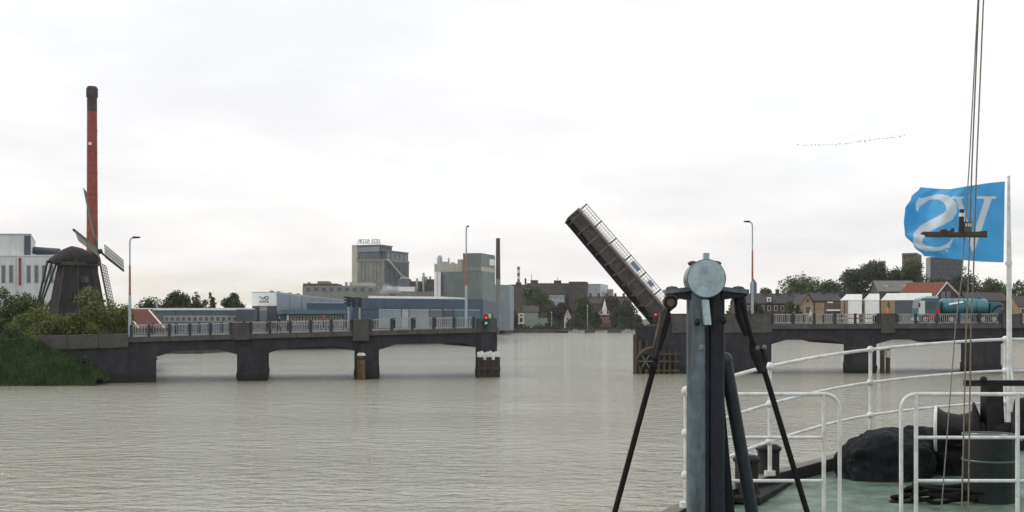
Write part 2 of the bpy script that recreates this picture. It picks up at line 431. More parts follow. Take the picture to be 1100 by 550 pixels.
# ------------------------------------------------------------------ bridge geometry
class Line:
    def __init__(s, a, b, za, zb, pa, pb):
        s.a = Vector((a[0], a[1], 0)); d = Vector((b[0]-a[0], b[1]-a[1], 0)); s.len = d.length
        s.u = d.normalized(); s.n = Vector((-s.u.y, s.u.x, 0)); s.pa = pa; s.pb = pb; s.za = za; s.zb = zb
        s.sa = 0.0
        s.ta, s.tb = s.t(pa), s.t(pb)
    def t(s, px):
        k = (px - CX) / F
        return (k * s.a.y - s.a.x) / (s.u.x - k * s.u.y)
    def z(s, t): return s.za + (s.zb - s.za) * (t - s.ta) / (s.tb - s.ta)
    def p(s, t, off=0, z=0):
        q = s.a + s.u * t + s.n * off
        return Vector((q.x, q.y, z))
LB = Line((-34.8,113), (-1.4,124), 4.26, 5.07, 150, 535)
RB = Line((14.1,131), (56.3,133.5), 5.34, 5.42, 690, 1100)
BW = 13.0

def slab(mb, L, t0, t1, o0, o1, dz0, dz1):
    """block from t0 to t1 along the bridge, o0..o1 across, dz0..dz1 relative to the deck"""
    lo = [L.p(t0,o0,L.z(t0)+dz0), L.p(t1,o0,L.z(t1)+dz0), L.p(t1,o1,L.z(t1)+dz0), L.p(t0,o1,L.z(t0)+dz0)]
    hi = [L.p(t0,o0,L.z(t0)+dz1), L.p(t1,o0,L.z(t1)+dz1), L.p(t1,o1,L.z(t1)+dz1), L.p(t0,o1,L.z(t0)+dz1)]
    return mb.hexa(lo, hi)
def absbox(mb, L, t0, t1, o0, o1, z0, z1):
    lo = [L.p(t0,o0,z0), L.p(t1,o0,z0), L.p(t1,o1,z0), L.p(t0,o1,z0)]
    hi = [L.p(t0,o0,z1), L.p(t1,o0,z1), L.p(t1,o1,z1), L.p(t0,o1,z1)]
    return mb.hexa(lo, hi)
def beam(L, t0, t1, parent, hl=True, hr=True, depth=1.42):
    zt = lambda t: L.z(t) - 0.46
    zb = lambda t: L.z(t) - depth
    prof = [(t0, zt(t0)), (t1, zt(t1))]
    hw, hh = 1.7, 0.5
    if hr: prof += [(t1, zb(t1)-hh), (t1-hw, zb(t1-hw))]
    else: prof += [(t1, zb(t1))]
    if hl: prof += [(t0+hw, zb(t0+hw)), (t0, zb(t0)-hh)]
    else: prof += [(t0, zb(t0))]
    mb = MB()
    mb.prism([L.p(t, 0.35, z) for t, z in prof], L.n * (BW-0.7))
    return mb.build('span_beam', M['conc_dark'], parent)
def pier(L, pa, pb, parent, z_top_off=1.3, skew=0.0):
    """pier set square to the current rather than to the road"""
    t0, t1 = L.t(pa), L.t(pb)
    tm = (t0+t1)/2
    sv = Vector((skew,1,0)).normalized()
    def Q(t, off, z):
        q = L.a + L.u*t + L.n*0.4 + sv*(off-0.4); return Vector((q.x,q.y,z))
    mb = MB(); zt = L.z(tm) - z_top_off
    # shaft with pointed cutwater at the near and far end
    hw = (t1-t0)/2
    out = [(-hw,0.5),(-hw*0.45,-0.25),(hw*0.45,-0.25),(hw,0.5),(hw,BW-0.5),(hw*0.45,BW+0.3),(-hw*0.45,BW+0.3),(-hw,BW-0.5)]
    mb.prism([Q(tm+a, b, -2.5) for a, b in out], (0,0,zt+2.5))
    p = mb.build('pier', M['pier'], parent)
    c = MB(); c.prism([Q(tm+a*1.05, b + (-0.12 if b < 5 else 0.12), 0.25) for a, b in out], (0,0,0.55))
    c.build('pier_band', M['pier'], p)
    return p, t0, t1
def rail_panel(L, t0, t1, parent, off=0.12, matl=None, base=0.06):
    mb = MB()
    h = 1.08
    za, zb = L.z(t0), L.z(t1)
    mb.bar(L.p(t0,off,za+h), L.p(t1,off,zb+h), 0.07, 0.07)
    mb.bar(L.p(t0,off,za+base+0.08), L.p(t1,off,zb+base+0.08), 0.06, 0.06)
    k = max(3, int(round((t1-t0)/0.24)))
    for i in range(1, k):
        t = t0 + (t1-t0)*i/k
        mb.bar(L.p(t,off,L.z(t)+base+0.05), L.p(t,off,L.z(t)+h), 0.055, 0.04, up=L.u)
    return mb.build('railing_panel', matl or M['white_paint'], parent)
def rail_post(L, t, parent, off=0.12, w=0.26):
    mb = MB()
    absbox(mb, L, t-w/2, t+w/2, off-0.12, off+0.12, L.z(t)+0.004, L.z(t)+1.16)
    return mb.build('railing_post', M['blue_post'], parent)
def rail_run(L, pxs, parent):
    """pxs: photograph columns of the posts; panels fill the gaps"""
    ts = [L.t(p) for p in pxs]
    for i, t in enumerate(ts): rail_post(L, t, parent)
    for a, b in zip(ts, ts[1:]): rail_panel(L, a+0.16, b-0.16, parent)
def far_rail(L, t0, t1, parent, step=2.3):
    n = max(1, int((t1-t0)/step))
    for i in range(n):
        a = t0 + (t1-t0)*i/n; b = t0 + (t1-t0)*(i+1)/n
        rail_panel(L, a+0.12, b-0.12, parent, off=BW-0.12)
        rail_post(L, a, parent, off=BW-0.12)
def pilaster(L, pa, pb, parent, up=1.04, down=0.55, name='pilaster', m='conc'):
    mb = MB(); t0, t1 = L.t(pa), L.t(pb)
    slab(mb, L, t0, t1, -0.22, 0.45, -down, up)
    o = mb.build(name, M[m], parent, bevel=0.03)
    c = MB(); slab(c, L, t0-0.07, t1+0.07, -0.27, 0.50, up+0.003, up+0.07)
    c.build('coping', M['conc_light'], o, bevel=0.02)
    return o

# ---- left approach
br = thing('approach_bridge', 'dark concrete bridge approach on four piers with white railings, left of the opening', 'bridge', LB.p(10,6,0))
tl, tr = LB.t(138), LB.t(535)
deckm = MB(); slab(deckm, LB, tl-6, tr, 0.36, BW-0.36, -0.45, -0.004); deckm.build('roadway', M['asphalt'], br)
cv = [60, 150, 272, 395, 523]
for a, b in ((138,259),(259,388),(388,512),(512,535.5)):
    f = MB(); slab(f, LB, LB.t(a)+0.01, LB.t(b)-0.01, 0.0, 0.9, -0.47, 0.003); f.build('fascia', M['conc'], br, bevel=0.02)
    f = MB(); slab(f, LB, LB.t(a)+0.01, LB.t(b)-0.01, BW-0.9, BW, -0.47, 0.003); f.build('fascia', M['conc'], br)
p1, a1, b1 = pier(LB, 255, 288, br, skew=-0.19)
p2, a2, b2 = pier(LB, 381.5, 408, br, skew=-0.11)
p3, a3, b3 = pier(LB, 512, 535, br, 0.5, skew=-0.02)
tab = LB.t(168)
beam(LB, tab, a1, br); beam(LB, b1, a2, br); beam(LB, b2, a3, br)
for a, b in ((a1, b1), (a2, b2)):
    c = MB(); absbox(c, LB, a+0.01, b-0.01, 0.33, BW-0.33, LB.z(a)-1.9, LB.z(a)-0.47); c.build('pier_head', M['conc_dark'], br)
c = MB(); absbox(c, LB, a3+0.01, b3, 0.30, BW-0.3, LB.z(a3)-1.95, LB.z(a3)-0.45); c.build('pier_head', M['conc_dark'], br)
# abutment and wing wall to the left
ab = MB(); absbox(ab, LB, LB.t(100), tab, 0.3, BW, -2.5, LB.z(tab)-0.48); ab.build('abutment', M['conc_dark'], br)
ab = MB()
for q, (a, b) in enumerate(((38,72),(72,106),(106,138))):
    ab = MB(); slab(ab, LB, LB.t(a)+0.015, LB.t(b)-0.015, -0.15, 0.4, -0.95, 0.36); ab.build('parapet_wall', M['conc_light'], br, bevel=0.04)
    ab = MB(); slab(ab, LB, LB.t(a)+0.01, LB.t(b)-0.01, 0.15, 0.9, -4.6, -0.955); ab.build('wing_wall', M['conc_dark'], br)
rail_run(LB, [141, 160, 182, 204, 226, 248], br)
rail_run(LB, [269.5, 290, 312, 334, 356, 377.5], br)
rail_run(LB, [398, 421, 443, 466, 488, 509], br)
far_rail(LB, LB.t(141), tr-1, br)
pilaster(LB, 250, 267.5, br)
pilaster(LB, 379, 396, br, 1.1, 0.95, m='conc_light')
eb = MB(); slab(eb, LB, LB.t(512), LB.t(534), 0.02, 0.4, 0.006, 0.95); eb.build('end_parapet', M['conc'], br, bevel=0.03)
# ochre rusty fender plate and pile on the middle pier
fm = MB()
tc_ = LB.t(386.5)
fm.tube([LB.p(tc_,-0.75,-2.0), LB.p(tc_,-0.75,2.35)], 0.42, 14); o = fm.build('fender_pile', M['ochre'], br)
fm = MB(); fm.tube([LB.p(tc_,-0.75,1.95), LB.p(tc_,-0.75,2.15)], 0.46, 14); fm.build('steel_band', M['black'], o)
fm = MB(); fm.tube([LB.p(tc_,-0.75,2.36), LB.p(tc_,-0.75,2.62)], [0.46,0.30], 14); fm.build('pile_cap', M['gullwhite'], o)
# timber fender round the end pier with whitened tops
for i in range(8):
    t = a3 + 0.12 + (b3 - a3 - 0.2) * i / 7
    off = -0.36 - 0.12 * math.sin(math.pi * i / 7)
    zz = 2.25 + 0.09*math.sin(i*2.1)
    fm = MB(); fm.tube([LB.p(t,off,-2), LB.p(t,off,zz)], 0.175, 8); o = fm.build('fender_pile', M['timber_wet'], br)
    fm = MB(); fm.tube([LB.p(t,off,zz-0.18-0.1*(i%3)), LB.p(t,off,zz+0.22), LB.p(t,off,zz+0.36)], [0.185,0.205,0.12], 10); fm.build('whitened_top', M['gullwhite'], o)
fm = MB(); fm.bar(LB.p(a3-0.05,-0.62,0.9), LB.p(b3+0.05,-0.62,0.9), 0.18, 0.28); fm.build('fender_rail', M['timber_wet'], br)

# ---- right approach with pivot pier
rb = thing('approach_bridge', 'concrete bridge approach with pivot pier and white railings, right of the raised leaf', 'bridge', RB.p(20,6,0))
tR0, tRend = RB.t(716), 92.0
deckm = MB(); slab(deckm, RB, tR0, tRend, 0.36, BW-0.36, -0.45, -0.004); deckm.build('roadway', M['asphalt'], rb)
tp0, tp1 = RB.t(683), RB.t(829)
# pivot pier: hollow chamber for the counterweight between two cheeks, set square to the current
sk = Vector((0.12,1,0)).normalized()
def skewbox(t0, t1, o0, o1, z0, z1):
    mb = MB(); q = lambda t, o: RB.a + RB.u*t + RB.n*0.1 + sk*(o-0.1)
    z = lambda p, h: Vector((p.x,p.y,h))
    c = [q(t0,o0), q(t1,o0), q(t1,o1), q(t0,o1)]
    return mb.hexa([z(p,z0) for p in c], [z(p,z1) for p in c])
skewbox(tp0+4.6, tp1, 0.15, BW-0.25, -2.5, RB.z(10)-0.95).build('pivot_pier', M['conc_dark'], rb)
skewbox(tp0, tp0+4.59, 0.1, 0.8, -2.5, 5.15).build('pivot_pier_cheek', M['pier'], rb)
skewbox(tp0, tp0+4.59, BW-1.2, BW-0.3, -2.5, 5.15).build('pivot_pier_cheek', M['pier'], rb)
skewbox(tp0+0.1, tp0+4.5, 0.81, BW-1.21, -2.5, 1.2).build('pit_floor', M['pier'], rb)
pv = MB(); slab(pv, RB, RB.t(722), tp1, 0.0, 0.8, -0.93, 0.003); pv.build('fascia', M['conc'], rb, bevel=0.02)
pv = MB(); slab(pv, RB, RB.t(722), RB.t(828.5), 0.03, 0.45, 0.008, 1.06); o = pv.build('solid_parapet', M['conc'], rb, bevel=0.03)
pv = MB(); slab(pv, RB, RB.t(721), RB.t(829), -0.03, 0.52, 1.064, 1.17); pv.build('coping', M['conc_light'], o, bevel=0.02)
for px_ in (681.5, 686.5):
    fm = MB(); fm.tube([RB.p(RB.t(px_),-0.35,-2), RB.p(RB.t(px_),-0.35,4.3 if px_ < 684 else 3.6)], 0.21, 10); fm.build('fender_pile', M['timber'], rb)
for px_ in (694, 707, 713, 719, 725):
    z1 = {694:3.7, 707:1.9, 713:2.5, 719:2.6, 725:2.4}[px_]
    fm = MB(); fm.bar(RB.p(RB.t(px_),-0.25,-1.5), RB.p(RB.t(px_),-0.25,z1), 0.22, 0.22); fm.build('fender_post', M['timber'], rb)
for z_ in (0.35, 1.35, 2.15):
    fm = MB(); fm.bar(RB.p(RB.t(703),-0.46,z_), RB.p(RB.t(729),-0.46,z_), 0.18, 0.2); fm.build('fender_rail', M['timber'], rb)
q1, c1, d1 = pier(RB, 908, 943, rb, skew=0.27)
q2, c2, d2 = pier(RB, 1034, 1077, rb, skew=0.37)
q3, c3, d3 = pier(RB, 1196, 1240, rb, skew=0.5)
beam(RB, tp1, c1, rb, hl=True, depth=1.72); beam(RB, d1, c2, rb, depth=1.72); beam(RB, d2, c3, rb, depth=1.72)
beam(RB, d3, tRend, rb, depth=1.72)
for a, b in ((c1, d1), (c2, d2), (c3, d3)):
    c = MB(); absbox(c, RB, a+0.01, b-0.01, 0.33, BW-0.33, RB.z(a)-2.2, RB.z(a)-0.47); c.build('pier_head', M['conc_dark'], rb)
for a, b in ((829,908),(908,954),(954,1035),(1035,1080),(1080,1196),(1196,1420)):
    f = MB(); slab(f, RB, RB.t(a)+0.01, RB.t(b)-0.01, 0.0, 0.9, -0.52, 0.003); f.build('fascia', M['conc'], rb, bevel=0.02)
    f = MB(); slab(f, RB, RB.t(a)+0.01, RB.t(b)-0.01, BW-0.9, BW, -0.52, 0.003); f.build('fascia', M['conc'], rb)
rail_run(RB, [830, 852, 875, 897, 919, 943.5], rb)
rail_run(RB, [962.5, 984, 1007, 1030, 1052.5, 1075], rb)
rail_run(RB, [1097, 1119, 1142, 1165, 1187, 1209], rb)
far_rail(RB, RB.t(722), RB.t(1209), rb)
pilaster(RB, 946, 961, rb, 1.08, 1.0, m='conc_light')
pilaster(RB, 1076.5, 1095.5, rb, 1.0, 0.5)
# paired guide piles beside the first right pier
dp = thing('mooring_dolphin', 'pair of dark guide piles with pale top beside the first pier right of the leaf', 'piles', RB.p(RB.t(951),-0.2,0))
for px_, zt in ((948.5, 2.9), (954.5, 2.7)):
    fm = MB(); fm.tube([RB.p(RB.t(px_),0.2,-2), RB.p(RB.t(px_),0.2,zt)], 0.26, 10); o = fm.build('pile', M['timber_wet'], dp)
    fm = MB(); fm.tube([RB.p(RB.t(px_),0.2,zt-1.0), RB.p(RB.t(px_),0.2,zt-0.2)], 0.275, 10)
    fm.build('pale_band', M['galv'] if px_ > 950 else M['timber'], o)

# ---- raised bascule leaf
LEN, GD, LW = 15.15, 1.55, 8.0
e = Vector((-0.656, 0, 0.755)); nn = Vector((0.755, 0, 0.656)); yv = Vector((0,1,0))
O = Vector((16.03, 132.3, 5.45))
lf = thing('bascule_leaf', 'raised dark steel bridge leaf tilted up to the left with railing on its edge', 'drawbridge', O)
def lp(a, b, c): return O + e*a + nn*b + yv*c
for side, c0 in ((0, 0.0), (1, LW-0.12)):
    g = MB(); g.prism([lp(-1.0,0.0,c0+0.05), lp(LEN,0.25,c0+0.05), lp(LEN,GD-0.1,c0+0.05), lp(-2.2,GD-0.1,c0+0.05), lp(-2.2,0.2,c0+0.05)], yv*0.07); gi = g.build('main_girder', M['leaf_steel'], lf)
    g = MB(); g.prism([lp(-1.0,-0.06,c0-0.09), lp(LEN,0.19,c0-0.09), lp(LEN,0.25,c0-0.09), lp(-1.0,0.0,c0-0.09)], yv*0.32); g.build('flange', M['leaf_steel'], gi)
    g = MB(); g.obox(lp(-1,GD-0.1,c0-0.16), e*(LEN+1), yv*0.44, nn*0.24); g.build('kerb_beam', M['leaf_deck'], gi)
    for k in range(10):
        a = 0.7 + k*1.55
        g = MB(); g.obox(lp(a,0.16,c0-0.10 if side == 0 else c0+0.13), e*0.10, yv*0.14, nn*(GD-0.28)); g.build('stiffener', M['leaf_deck'], gi)
for k in range(10):
    a = 0.7 + k*1.55
    g = MB(); g.obox(lp(a,0.32,0.13), e*0.16, yv*(LW-0.26), nn*(GD-0.5)); g.build('cross_beam', M['leaf_steel'], lf)
for k in range(5):
    c = 1.3 + k*1.35
    g = MB(); g.obox(lp(-0.5,GD-0.42,c), e*(LEN+0.3), yv*0.14, nn*0.28); g.build('stringer', M['leaf_steel'], lf)
g = MB(); g.obox(lp(-1,GD-0.13+0.16,0.3), e*(LEN+0.98), yv*(LW-0.6), nn*0.1); g.build('deck_plate', M['leaf_deck'], lf)
g = MB(); g.obox(lp(LEN+0.005,0.1,-0.1), e*0.12, yv*(LW+0.2), nn*(GD+0.1)); g.build('nose_plate', M['leaf_deck'], lf)
g = MB(); g.obox(lp(-5.2,0.05,0.6), e*3.0, yv*(LW-1.2), nn*1.6); g.build('counterweight', M['conc_dark'], lf)
for side, c0 in ((0, 0.05), (1, LW-0.05)):
    posts = [0.2 + i*(LEN-0.35)/6 for i in range(7)]
    for i, a in enumerate(posts):
        g = MB(); g.bar(lp(a,GD+0.02,c0), lp(a,GD+1.12,c0), 0.15, 0.15, up=yv); g.build('railing_post', M['leaf_steel'], lf)
    for i in range(6):
        g = MB(); a0, a1_ = posts[i]+0.06, posts[i+1]-0.06
        for hgt in (0.14, 0.45, 0.76, 1.07):
            g.bar(lp(a0,GD+hgt,c0), lp(a1_,GD+hgt,c0), 0.06 if hgt < 1 else 0.09, 0.06, up=yv)
        nb = 7
        for j in range(1, nb):
            a = a0 + (a1_-a0)*j/nb
            g.bar(lp(a,GD+0.14,c0), lp(a,GD+1.07,c0), 0.05, 0.05, up=yv)
        pn = g.build('railing_panel', M['rail_pale'], lf)
        if side == 0 and i in (1, 2):
            g = MB(); am = (a0+a1_)/2
            g.obox(lp(am-0.62 if i == 2 else am-0.4, GD+0.38, c0-0.06), e*(1.25 if i == 2 else 0.75), yv*0.025, nn*0.52); g.build('notice_board', M['signblue'], pn)

# red signal beside the leaf
def signal(name, label, base, h, lamps, pole='black', head_h=0.75):
    s = thing(name, label, 'traffic light', base)
    b = Vector(base)
    mb = MB(); mb.tube([b, b+Vector((0,0,h))], 0.07, 8); mb.build('pole', M[pole], s)
    mb = MB(); mb.box((b.x-0.24,b.y-0.2,b.z+h), (b.x+0.24,b.y+0.15,b.z+h+head_h)); hd = mb.build('signal_head', M['black'], s, bevel=0.03)
    for i, c in enumerate(lamps):
        z = b.z + h + head_h*(1 - (i+0.5)/max(1, len(lamps)))
        mb = MB(); mb.tube([(b.x,b.y-0.205,z),(b.x,b.y-0.25,z)], 0.14, 12); mb.build('lamp', M[c], hd)
        mb = MB(); mb.tube([(b.x,b.y-0.2,z+0.15),(b.x,b.y-0.42,z+0.15)], 0.06, 8); mb.build('visor', M['black'], hd)
    return s
t5 = LB.t(521.5)
signal('shipping_signal', 'ship signal showing red over green at the end of the left approach', LB.p(t5,-0.25,LB.z(t5)-0.3), 0.5, ('lampred','lampgreen'), head_h=1.15)
mb = MB(); b = LB.p(LB.t(527.5),0.7,LB.z(t5)); absbox(mb, LB, LB.t(525.5), LB.t(529.5), 0.6, 0.66, b.z+1.0, b.z+1.42)
so = mb.build('notice_sign', M['cream']); tag(so, 'small pale notice board behind the red and green ship signal', 'sign')
mb = MB(); mb.tube([(b.x,b.y,b.z),(b.x,b.y,b.z+1.0)], 0.04, 6); mb.build('post', M['galv'], so)
t6 = RB.t(703.5)
signal('shipping_signal', 'ship signal with red lamp lit at the foot of the raised leaf', RB.p(t6,-0.3,3.9), 1.7, ('lampred','black'), head_h=1.1)

# ---- street lamps on the bridge
def lamp(label, L, px, off, top_py, arm):
    t = L.t(px); b = L.p(t, off, L.z(t)); D = b.y
    x = PX(px, D); b = Vector((x, D, L.z(t)))
    ht = PZ(top_py, D) - b.z
    s = thing('street_lamp', label, 'street lamp', b, 'tall street lamps on the bridge')
    mb = MB(); mb.tube([b, b+Vector((0,0,ht*0.42))], [0.15,0.13], 10); mb.build('pole_base', M['galv'], s)
    mb = MB(); mb.tube([b+Vector((0,0,ht*0.42+0.002)), b+Vector((0,0,ht*0.72))], [0.115,0.095], 10); mb.build('pole_middle', M['rustpole'], s)
    pts = [b+Vector((0,0,ht*0.72+0.002)), b+Vector((0,0,ht*0.955))] + [b+Vector((arm*0.35*(1-math.cos(a)), 0, ht*0.955+ht*0.045*math.sin(a))) for a in (0.5,1.0,1.5)]
    mb = MB(); mb.tube(pts, 0.075, 8); mb.build('pole_top', M['galv'], s)
    q = pts[-1]
    mb = MB(); mb.hexa([q+Vector((arm*-0.02,-0.16,-0.10)), q+Vector((arm*0.62,-0.10,-0.06)), q+Vector((arm*0.62,0.10,-0.06)), q+Vector((arm*-0.02,0.16,-0.10))],
                       [q+Vector((arm*-0.02,-0.10,0.10)), q+Vector((arm*0.62,-0.07,0.07)), q+Vector((arm*0.62,0.07,0.07)), q+Vector((arm*-0.02,0.10,0.10))])
    mb.build('lamp_head', M['iron'], s)
lamp('leftmost tall street lamp, standing where the bridge meets the bank', LB, 139.5, 0.75, 255, 1)
lamp('tall street lamp at the end of the left approach, in front of the grey factory', LB, 500.8, 0.75, 243, 0.3)
lamp('rightmost tall street lamp, behind the solid parapet right of the mast', RB, 808.3, 0.8, 238, -1)

# road signals seen from behind beside the middle pilaster
def roadsig(label, px, offs, heads, top):
    t = LB.t(px); b = LB.p(t, offs, LB.z(t)+0.002)
    s = thing('road_signal', label, 'traffic light', b, 'road signals by the middle pilaster')
    mb = MB(); mb.tube([b, b+Vector((0,0,top))], 0.10, 8); mb.build('pole', M['white_paint'], s)
    for dx in heads:
        mb = MB(); mb.box((b.x+dx-0.18,b.y-0.12,b.z+top-0.55), (b.x+dx+0.18,b.y+0.12,b.z+top+0.45)); hd = mb.build('signal_head', M['black'], s, bevel=0.03)
        for z in (0.3, 0.0, -0.3):
            mb = MB(); mb.hexa([(b.x+dx-0.18,b.y-0.1,b.z+top+z-0.03),(b.x+dx-0.48,b.y-0.1,b.z+top+z+0.07),(b.x+dx-0.48,b.y+0.1,b.z+top+z+0.07),(b.x+dx-0.18,b.y+0.1,b.z+top+z-0.03)],
                               [(b.x+dx-0.18,b.y-0.1,b.z+top+z+0.16),(b.x+dx-0.48,b.y-0.1,b.z+top+z+0.16),(b.x+dx-0.48,b.y+0.1,b.z+top+z+0.16),(b.x+dx-0.18,b.y+0.1,b.z+top+z+0.16)]); mb.build('visor', M['black'], hd)
roadsig('single black traffic light on a white pole left of the middle pilaster', 378.5, 2.0, (0.0,), 3.0)
roadsig('double black traffic light on a white pole above the middle pilaster', 390.5, 2.0, (0.05,-0.55), 2.9)

# ---- lowered barrier on the right approach
tb0, tb1 = RB.t(904), RB.t(946)
bar_ = thing('road_barrier', 'lowered white and red barrier arm behind the railing by the pale pilaster', 'barrier', RB.p(tb1,1.6,RB.z(tb1)))
mb = MB(); absbox(mb, RB, tb1-0.25, tb1+0.25, 1.4, 1.8, RB.z(tb1), RB.z(tb1)+0.95); mb.build('barrier_box', M['black'], bar_, bevel=0.03)
for i in range(6):
    a = tb0 + (tb1-0.2-tb0)*i/6; c = tb0 + (tb1-0.2-tb0)*(i+1)/6
    mb = MB(); absbox(mb, RB, a, c-0.004, 1.55, 1.63, RB.z(a)+0.55, RB.z(a)+0.70); mb.build('arm_section', M['red'] if i in (3,) else M['white_paint'], bar_)

# ------------------------------------------------------------------ vegetation
def leaf_cloud(rnd, blobs, n, size, squash=1.0):
    v, f = [], []
    tot = sum(b[1]**2 for b in blobs)
    for c, r in blobs:
        k = int(n * r*r / tot)
        for _ in range(k):
            d = Vector((rnd.gauss(0,1), rnd.gauss(0,1), rnd.gauss(0,1))).normalized()
            rr = r * (rnd.random() ** 0.38) * rnd.uniform(0.8, 1.12)
            p = c + Vector((d.x*rr, d.y*rr, d.z*rr*squash))
            s = size * rnd.uniform(0.6, 1.35)
            a = (d*0.5 + Vector((rnd.gauss(0,1), rnd.gauss(0,1), rnd.gauss(0,1)+0.4))).normalized()
            x = a.orthogonal().normalized()
            x = Matrix.Rotation(rnd.uniform(0, 6.28), 3, a) @ x
            y = a.cross(x)
            o = len(v)
            v += [p - x*s*0.5, p - y*s*0.32 + x*s*0.05, p + x*s*0.55, p + y*s*0.32 - x*s*0.03]
            f.append((o, o+1, o+2, o+3))
    return v, f
def foliage(name, v, f, m, parent):
    me = bpy.data.meshes.new(name); me.from_pydata([tuple(p) for p in v], [], f); me.materials.append(m)
    o = bpy.data.objects.new(name, me); COL.objects.link(o)
    adopt(o, parent)
    return o
TREES = [0]
def tree(label, px, D, w, top, base_z=1.5, leaf='leafA', shape='round', n=2600, size=None, name='tree', group=None, trunk=0.25, cat='tree', low=0.15):
    """crown w pixels wide, reaching up to pixel row top, standing D metres off"""
    TREES[0] += 1
    rnd = random.Random(TREES[0]*31 + 5)
    x = PX(px, D); zt = PZ(top, D); hgt = zt - base_z; rw = w * D / F / 2
    s = thing(name, label, cat, (x, D, base_z), group)
    size = size or max(0.22, 2.3 * D / F)
    n = int(n * (2.6 if shape != 'bush' else 1.5))
    blobs = []
    zc0 = base_z + hgt*low
    if shape == 'round':
        nb = 22
        for i in range(nb):
            h = rnd.random()
            rad = rw * math.sqrt(max(0.05, 1 - (2*h-0.85)**2 * 0.75)) 
            a = i*2.4 + rnd.uniform(-.5,.5); q = rnd.uniform(0.4, 0.88)
            br_ = rw * rnd.uniform(0.30, 0.46)
            c = Vector((x + math.cos(a)*rad*q, D + math.sin(a)*rad*q*0.9, zc0 + (zt - br_*0.8 - zc0)*h))
            blobs.append((c, br_))
        blobs.append((Vector((x, D, zc0 + (zt-zc0)*0.5)), rw*0.6))
        blobs.append((Vector((x + rnd.uniform(-.2,.2)*rw, D, zt - rw*0.38)), rw*0.4))
    elif shape == 'poplar':
        for i in range(22):
            h = i/21; br_ = rw * (0.95 - 0.7*h*h) * rnd.uniform(0.8,1.05)
            blobs.append((Vector((x + rnd.uniform(-.35,.35)*rw, D + rnd.uniform(-.3,.3)*rw, zc0 + (zt - br_ - zc0)*h)), br_))
    elif shape == 'bush':
        for i in range(22):
            a = rnd.uniform(0, 6.28); q = math.sqrt(rnd.random())*0.85
            hh = hgt * (1 - q*q*0.55) * rnd.uniform(0.35, 1.0)
            br_ = min(rw, hgt) * rnd.uniform(0.2, 0.34)
            blobs.append((Vector((x + math.cos(a)*rw*q, D + math.sin(a)*rw*q*0.55, base_z + max(br_*0.5, hh - br_))), br_))
    v, f = leaf_cloud(rnd, blobs, n, size)
    foliage('crown' if shape != 'bush' else 'foliage', v, f, M[leaf], s)
    if shape != 'bush':
        mb = MB(); tr_ = max(0.12, rw*0.07)
        mid = Vector((x, D, base_z + hgt*0.55))
        mb.tube([(x,D,base_z-0.3),(x+0.03*rw,D,base_z+hgt*0.3),mid], [tr_,tr_*0.75,tr_*0.35], 8)
        for k in range(5):
            c = blobs[k*2][0]
            mb.tube([(x+0.02*rw,D,base_z+hgt*(0.22+0.06*k)), (Vector((x,D,base_z+hgt*0.4))+c)/2, c], [tr_*0.5,tr_*0.3,tr_*0.12], 6)
        mb.build('trunk', M['bark'], s)
    else:
        mb = MB()
        for k in range(6):
            c = blobs[k][0]
            mb.tube([(x+rnd.uniform(-.4,.4)*rw,D,base_z-0.2), c], [0.07,0.03], 6)
        mb.build('stems', M['bark'], s)
    return s

# raised road bank carrying the road to the left approach
em = MB()
tA = LB.t(138)
e0, e1 = LB.p(tA-0.02, 0.9, 4.22), LB.p(tA-0.02, BW, 4.22)
ul = LB.u
em.add([e0, e1, e1 - ul*80 + Vector((0,40,-1)), e0 - ul*80, e0 + Vector((0,0,-4)), e0 - ul*80 + Vector((0,0,-4)), e1 + Vector((-2,18,-3)), e1 - ul*80 + Vector((-2,70,-3.2))],
       [(0,1,2,3), (0,3,5,4), (1,6,7,2), (0,4,6,1)])
struct(em.build('road_embankment', M['soil']))
# grassy slope in front of the wing wall: an uneven sheet falling to the water
gm = MB(); NXG, NYG = 46, 16
rg = random.Random(3)
def slope_h(u, v):
    # u 0..1 left to right, v 0 water .. 1 wall
    crest = 3.95 if u < 0.79 else 3.95 - 3.6*((u-0.79)/0.21)**1.6
    bench = 0.55
    if v < 0.28: h = -0.25 + (bench+0.25) * (v/0.28)
    else: h = bench + (crest - bench) * math.sin((v-0.28)/0.72*math.pi/2)**0.85
    return h + 0.10*math.sin(u*31+v*7) + 0.07*math.sin(u*67-v*19)
def slope_p(u, v):
    X = -75 + u*(PX(106,109) + 75)
    yn = 107.2 + (LB.p(LB.t(60),0,0).y - 109) * 0
    yw = LB.a.y + (X - LB.a.x) * LB.u.y/LB.u.x - 0.02
    ywater = min(107.4 + 0.15*math.sin(u*9), yw-0.5)
    Y = ywater + (yw - ywater)*v
    if X < -52: Y = Y + 0
    return Vector((X, Y, slope_h(u, v)))
vv = [slope_p(i/NXG, j/NYG) for j in range(NYG+1) for i in range(NXG+1)]
ff = [(j*(NXG+1)+i, j*(NXG+1)+i+1, (j+1)*(NXG+1)+i+1, (j+1)*(NXG+1)+i) for j in range(NYG) for i in range(NXG)]
gm.add(vv, ff, True)
struct(gm.build('grass_slope', M['soil']))
v, f = [], []
for _ in range(30000):
    u, vq = rg.random(), rg.random()
    p = slope_p(u, vq)
    hgt = rg.uniform(0.15, 0.5) * (1.7 if vq < 0.3 else 1) * (0.5 + 1.3*abs(math.sin(u*23+vq*5)*math.sin(u*61-vq*17)))
    d = Vector((rg.gauss(0,0.35), rg.gauss(0,0.35), 1)).normalized() * hgt
    s = Vector((rg.gauss(0,1), rg.gauss(0,1), 0)).normalized() * 0.07
    o = len(v); v += [p - s - Vector((0,0,0.03)), p + s - Vector((0,0,0.03)), p + d]; f.append((o, o+1, o+2))
me = bpy.data.meshes.new('bank_grass'); me.from_pydata([tuple(q) for q in v], [], f); me.materials.append(M['grass'])
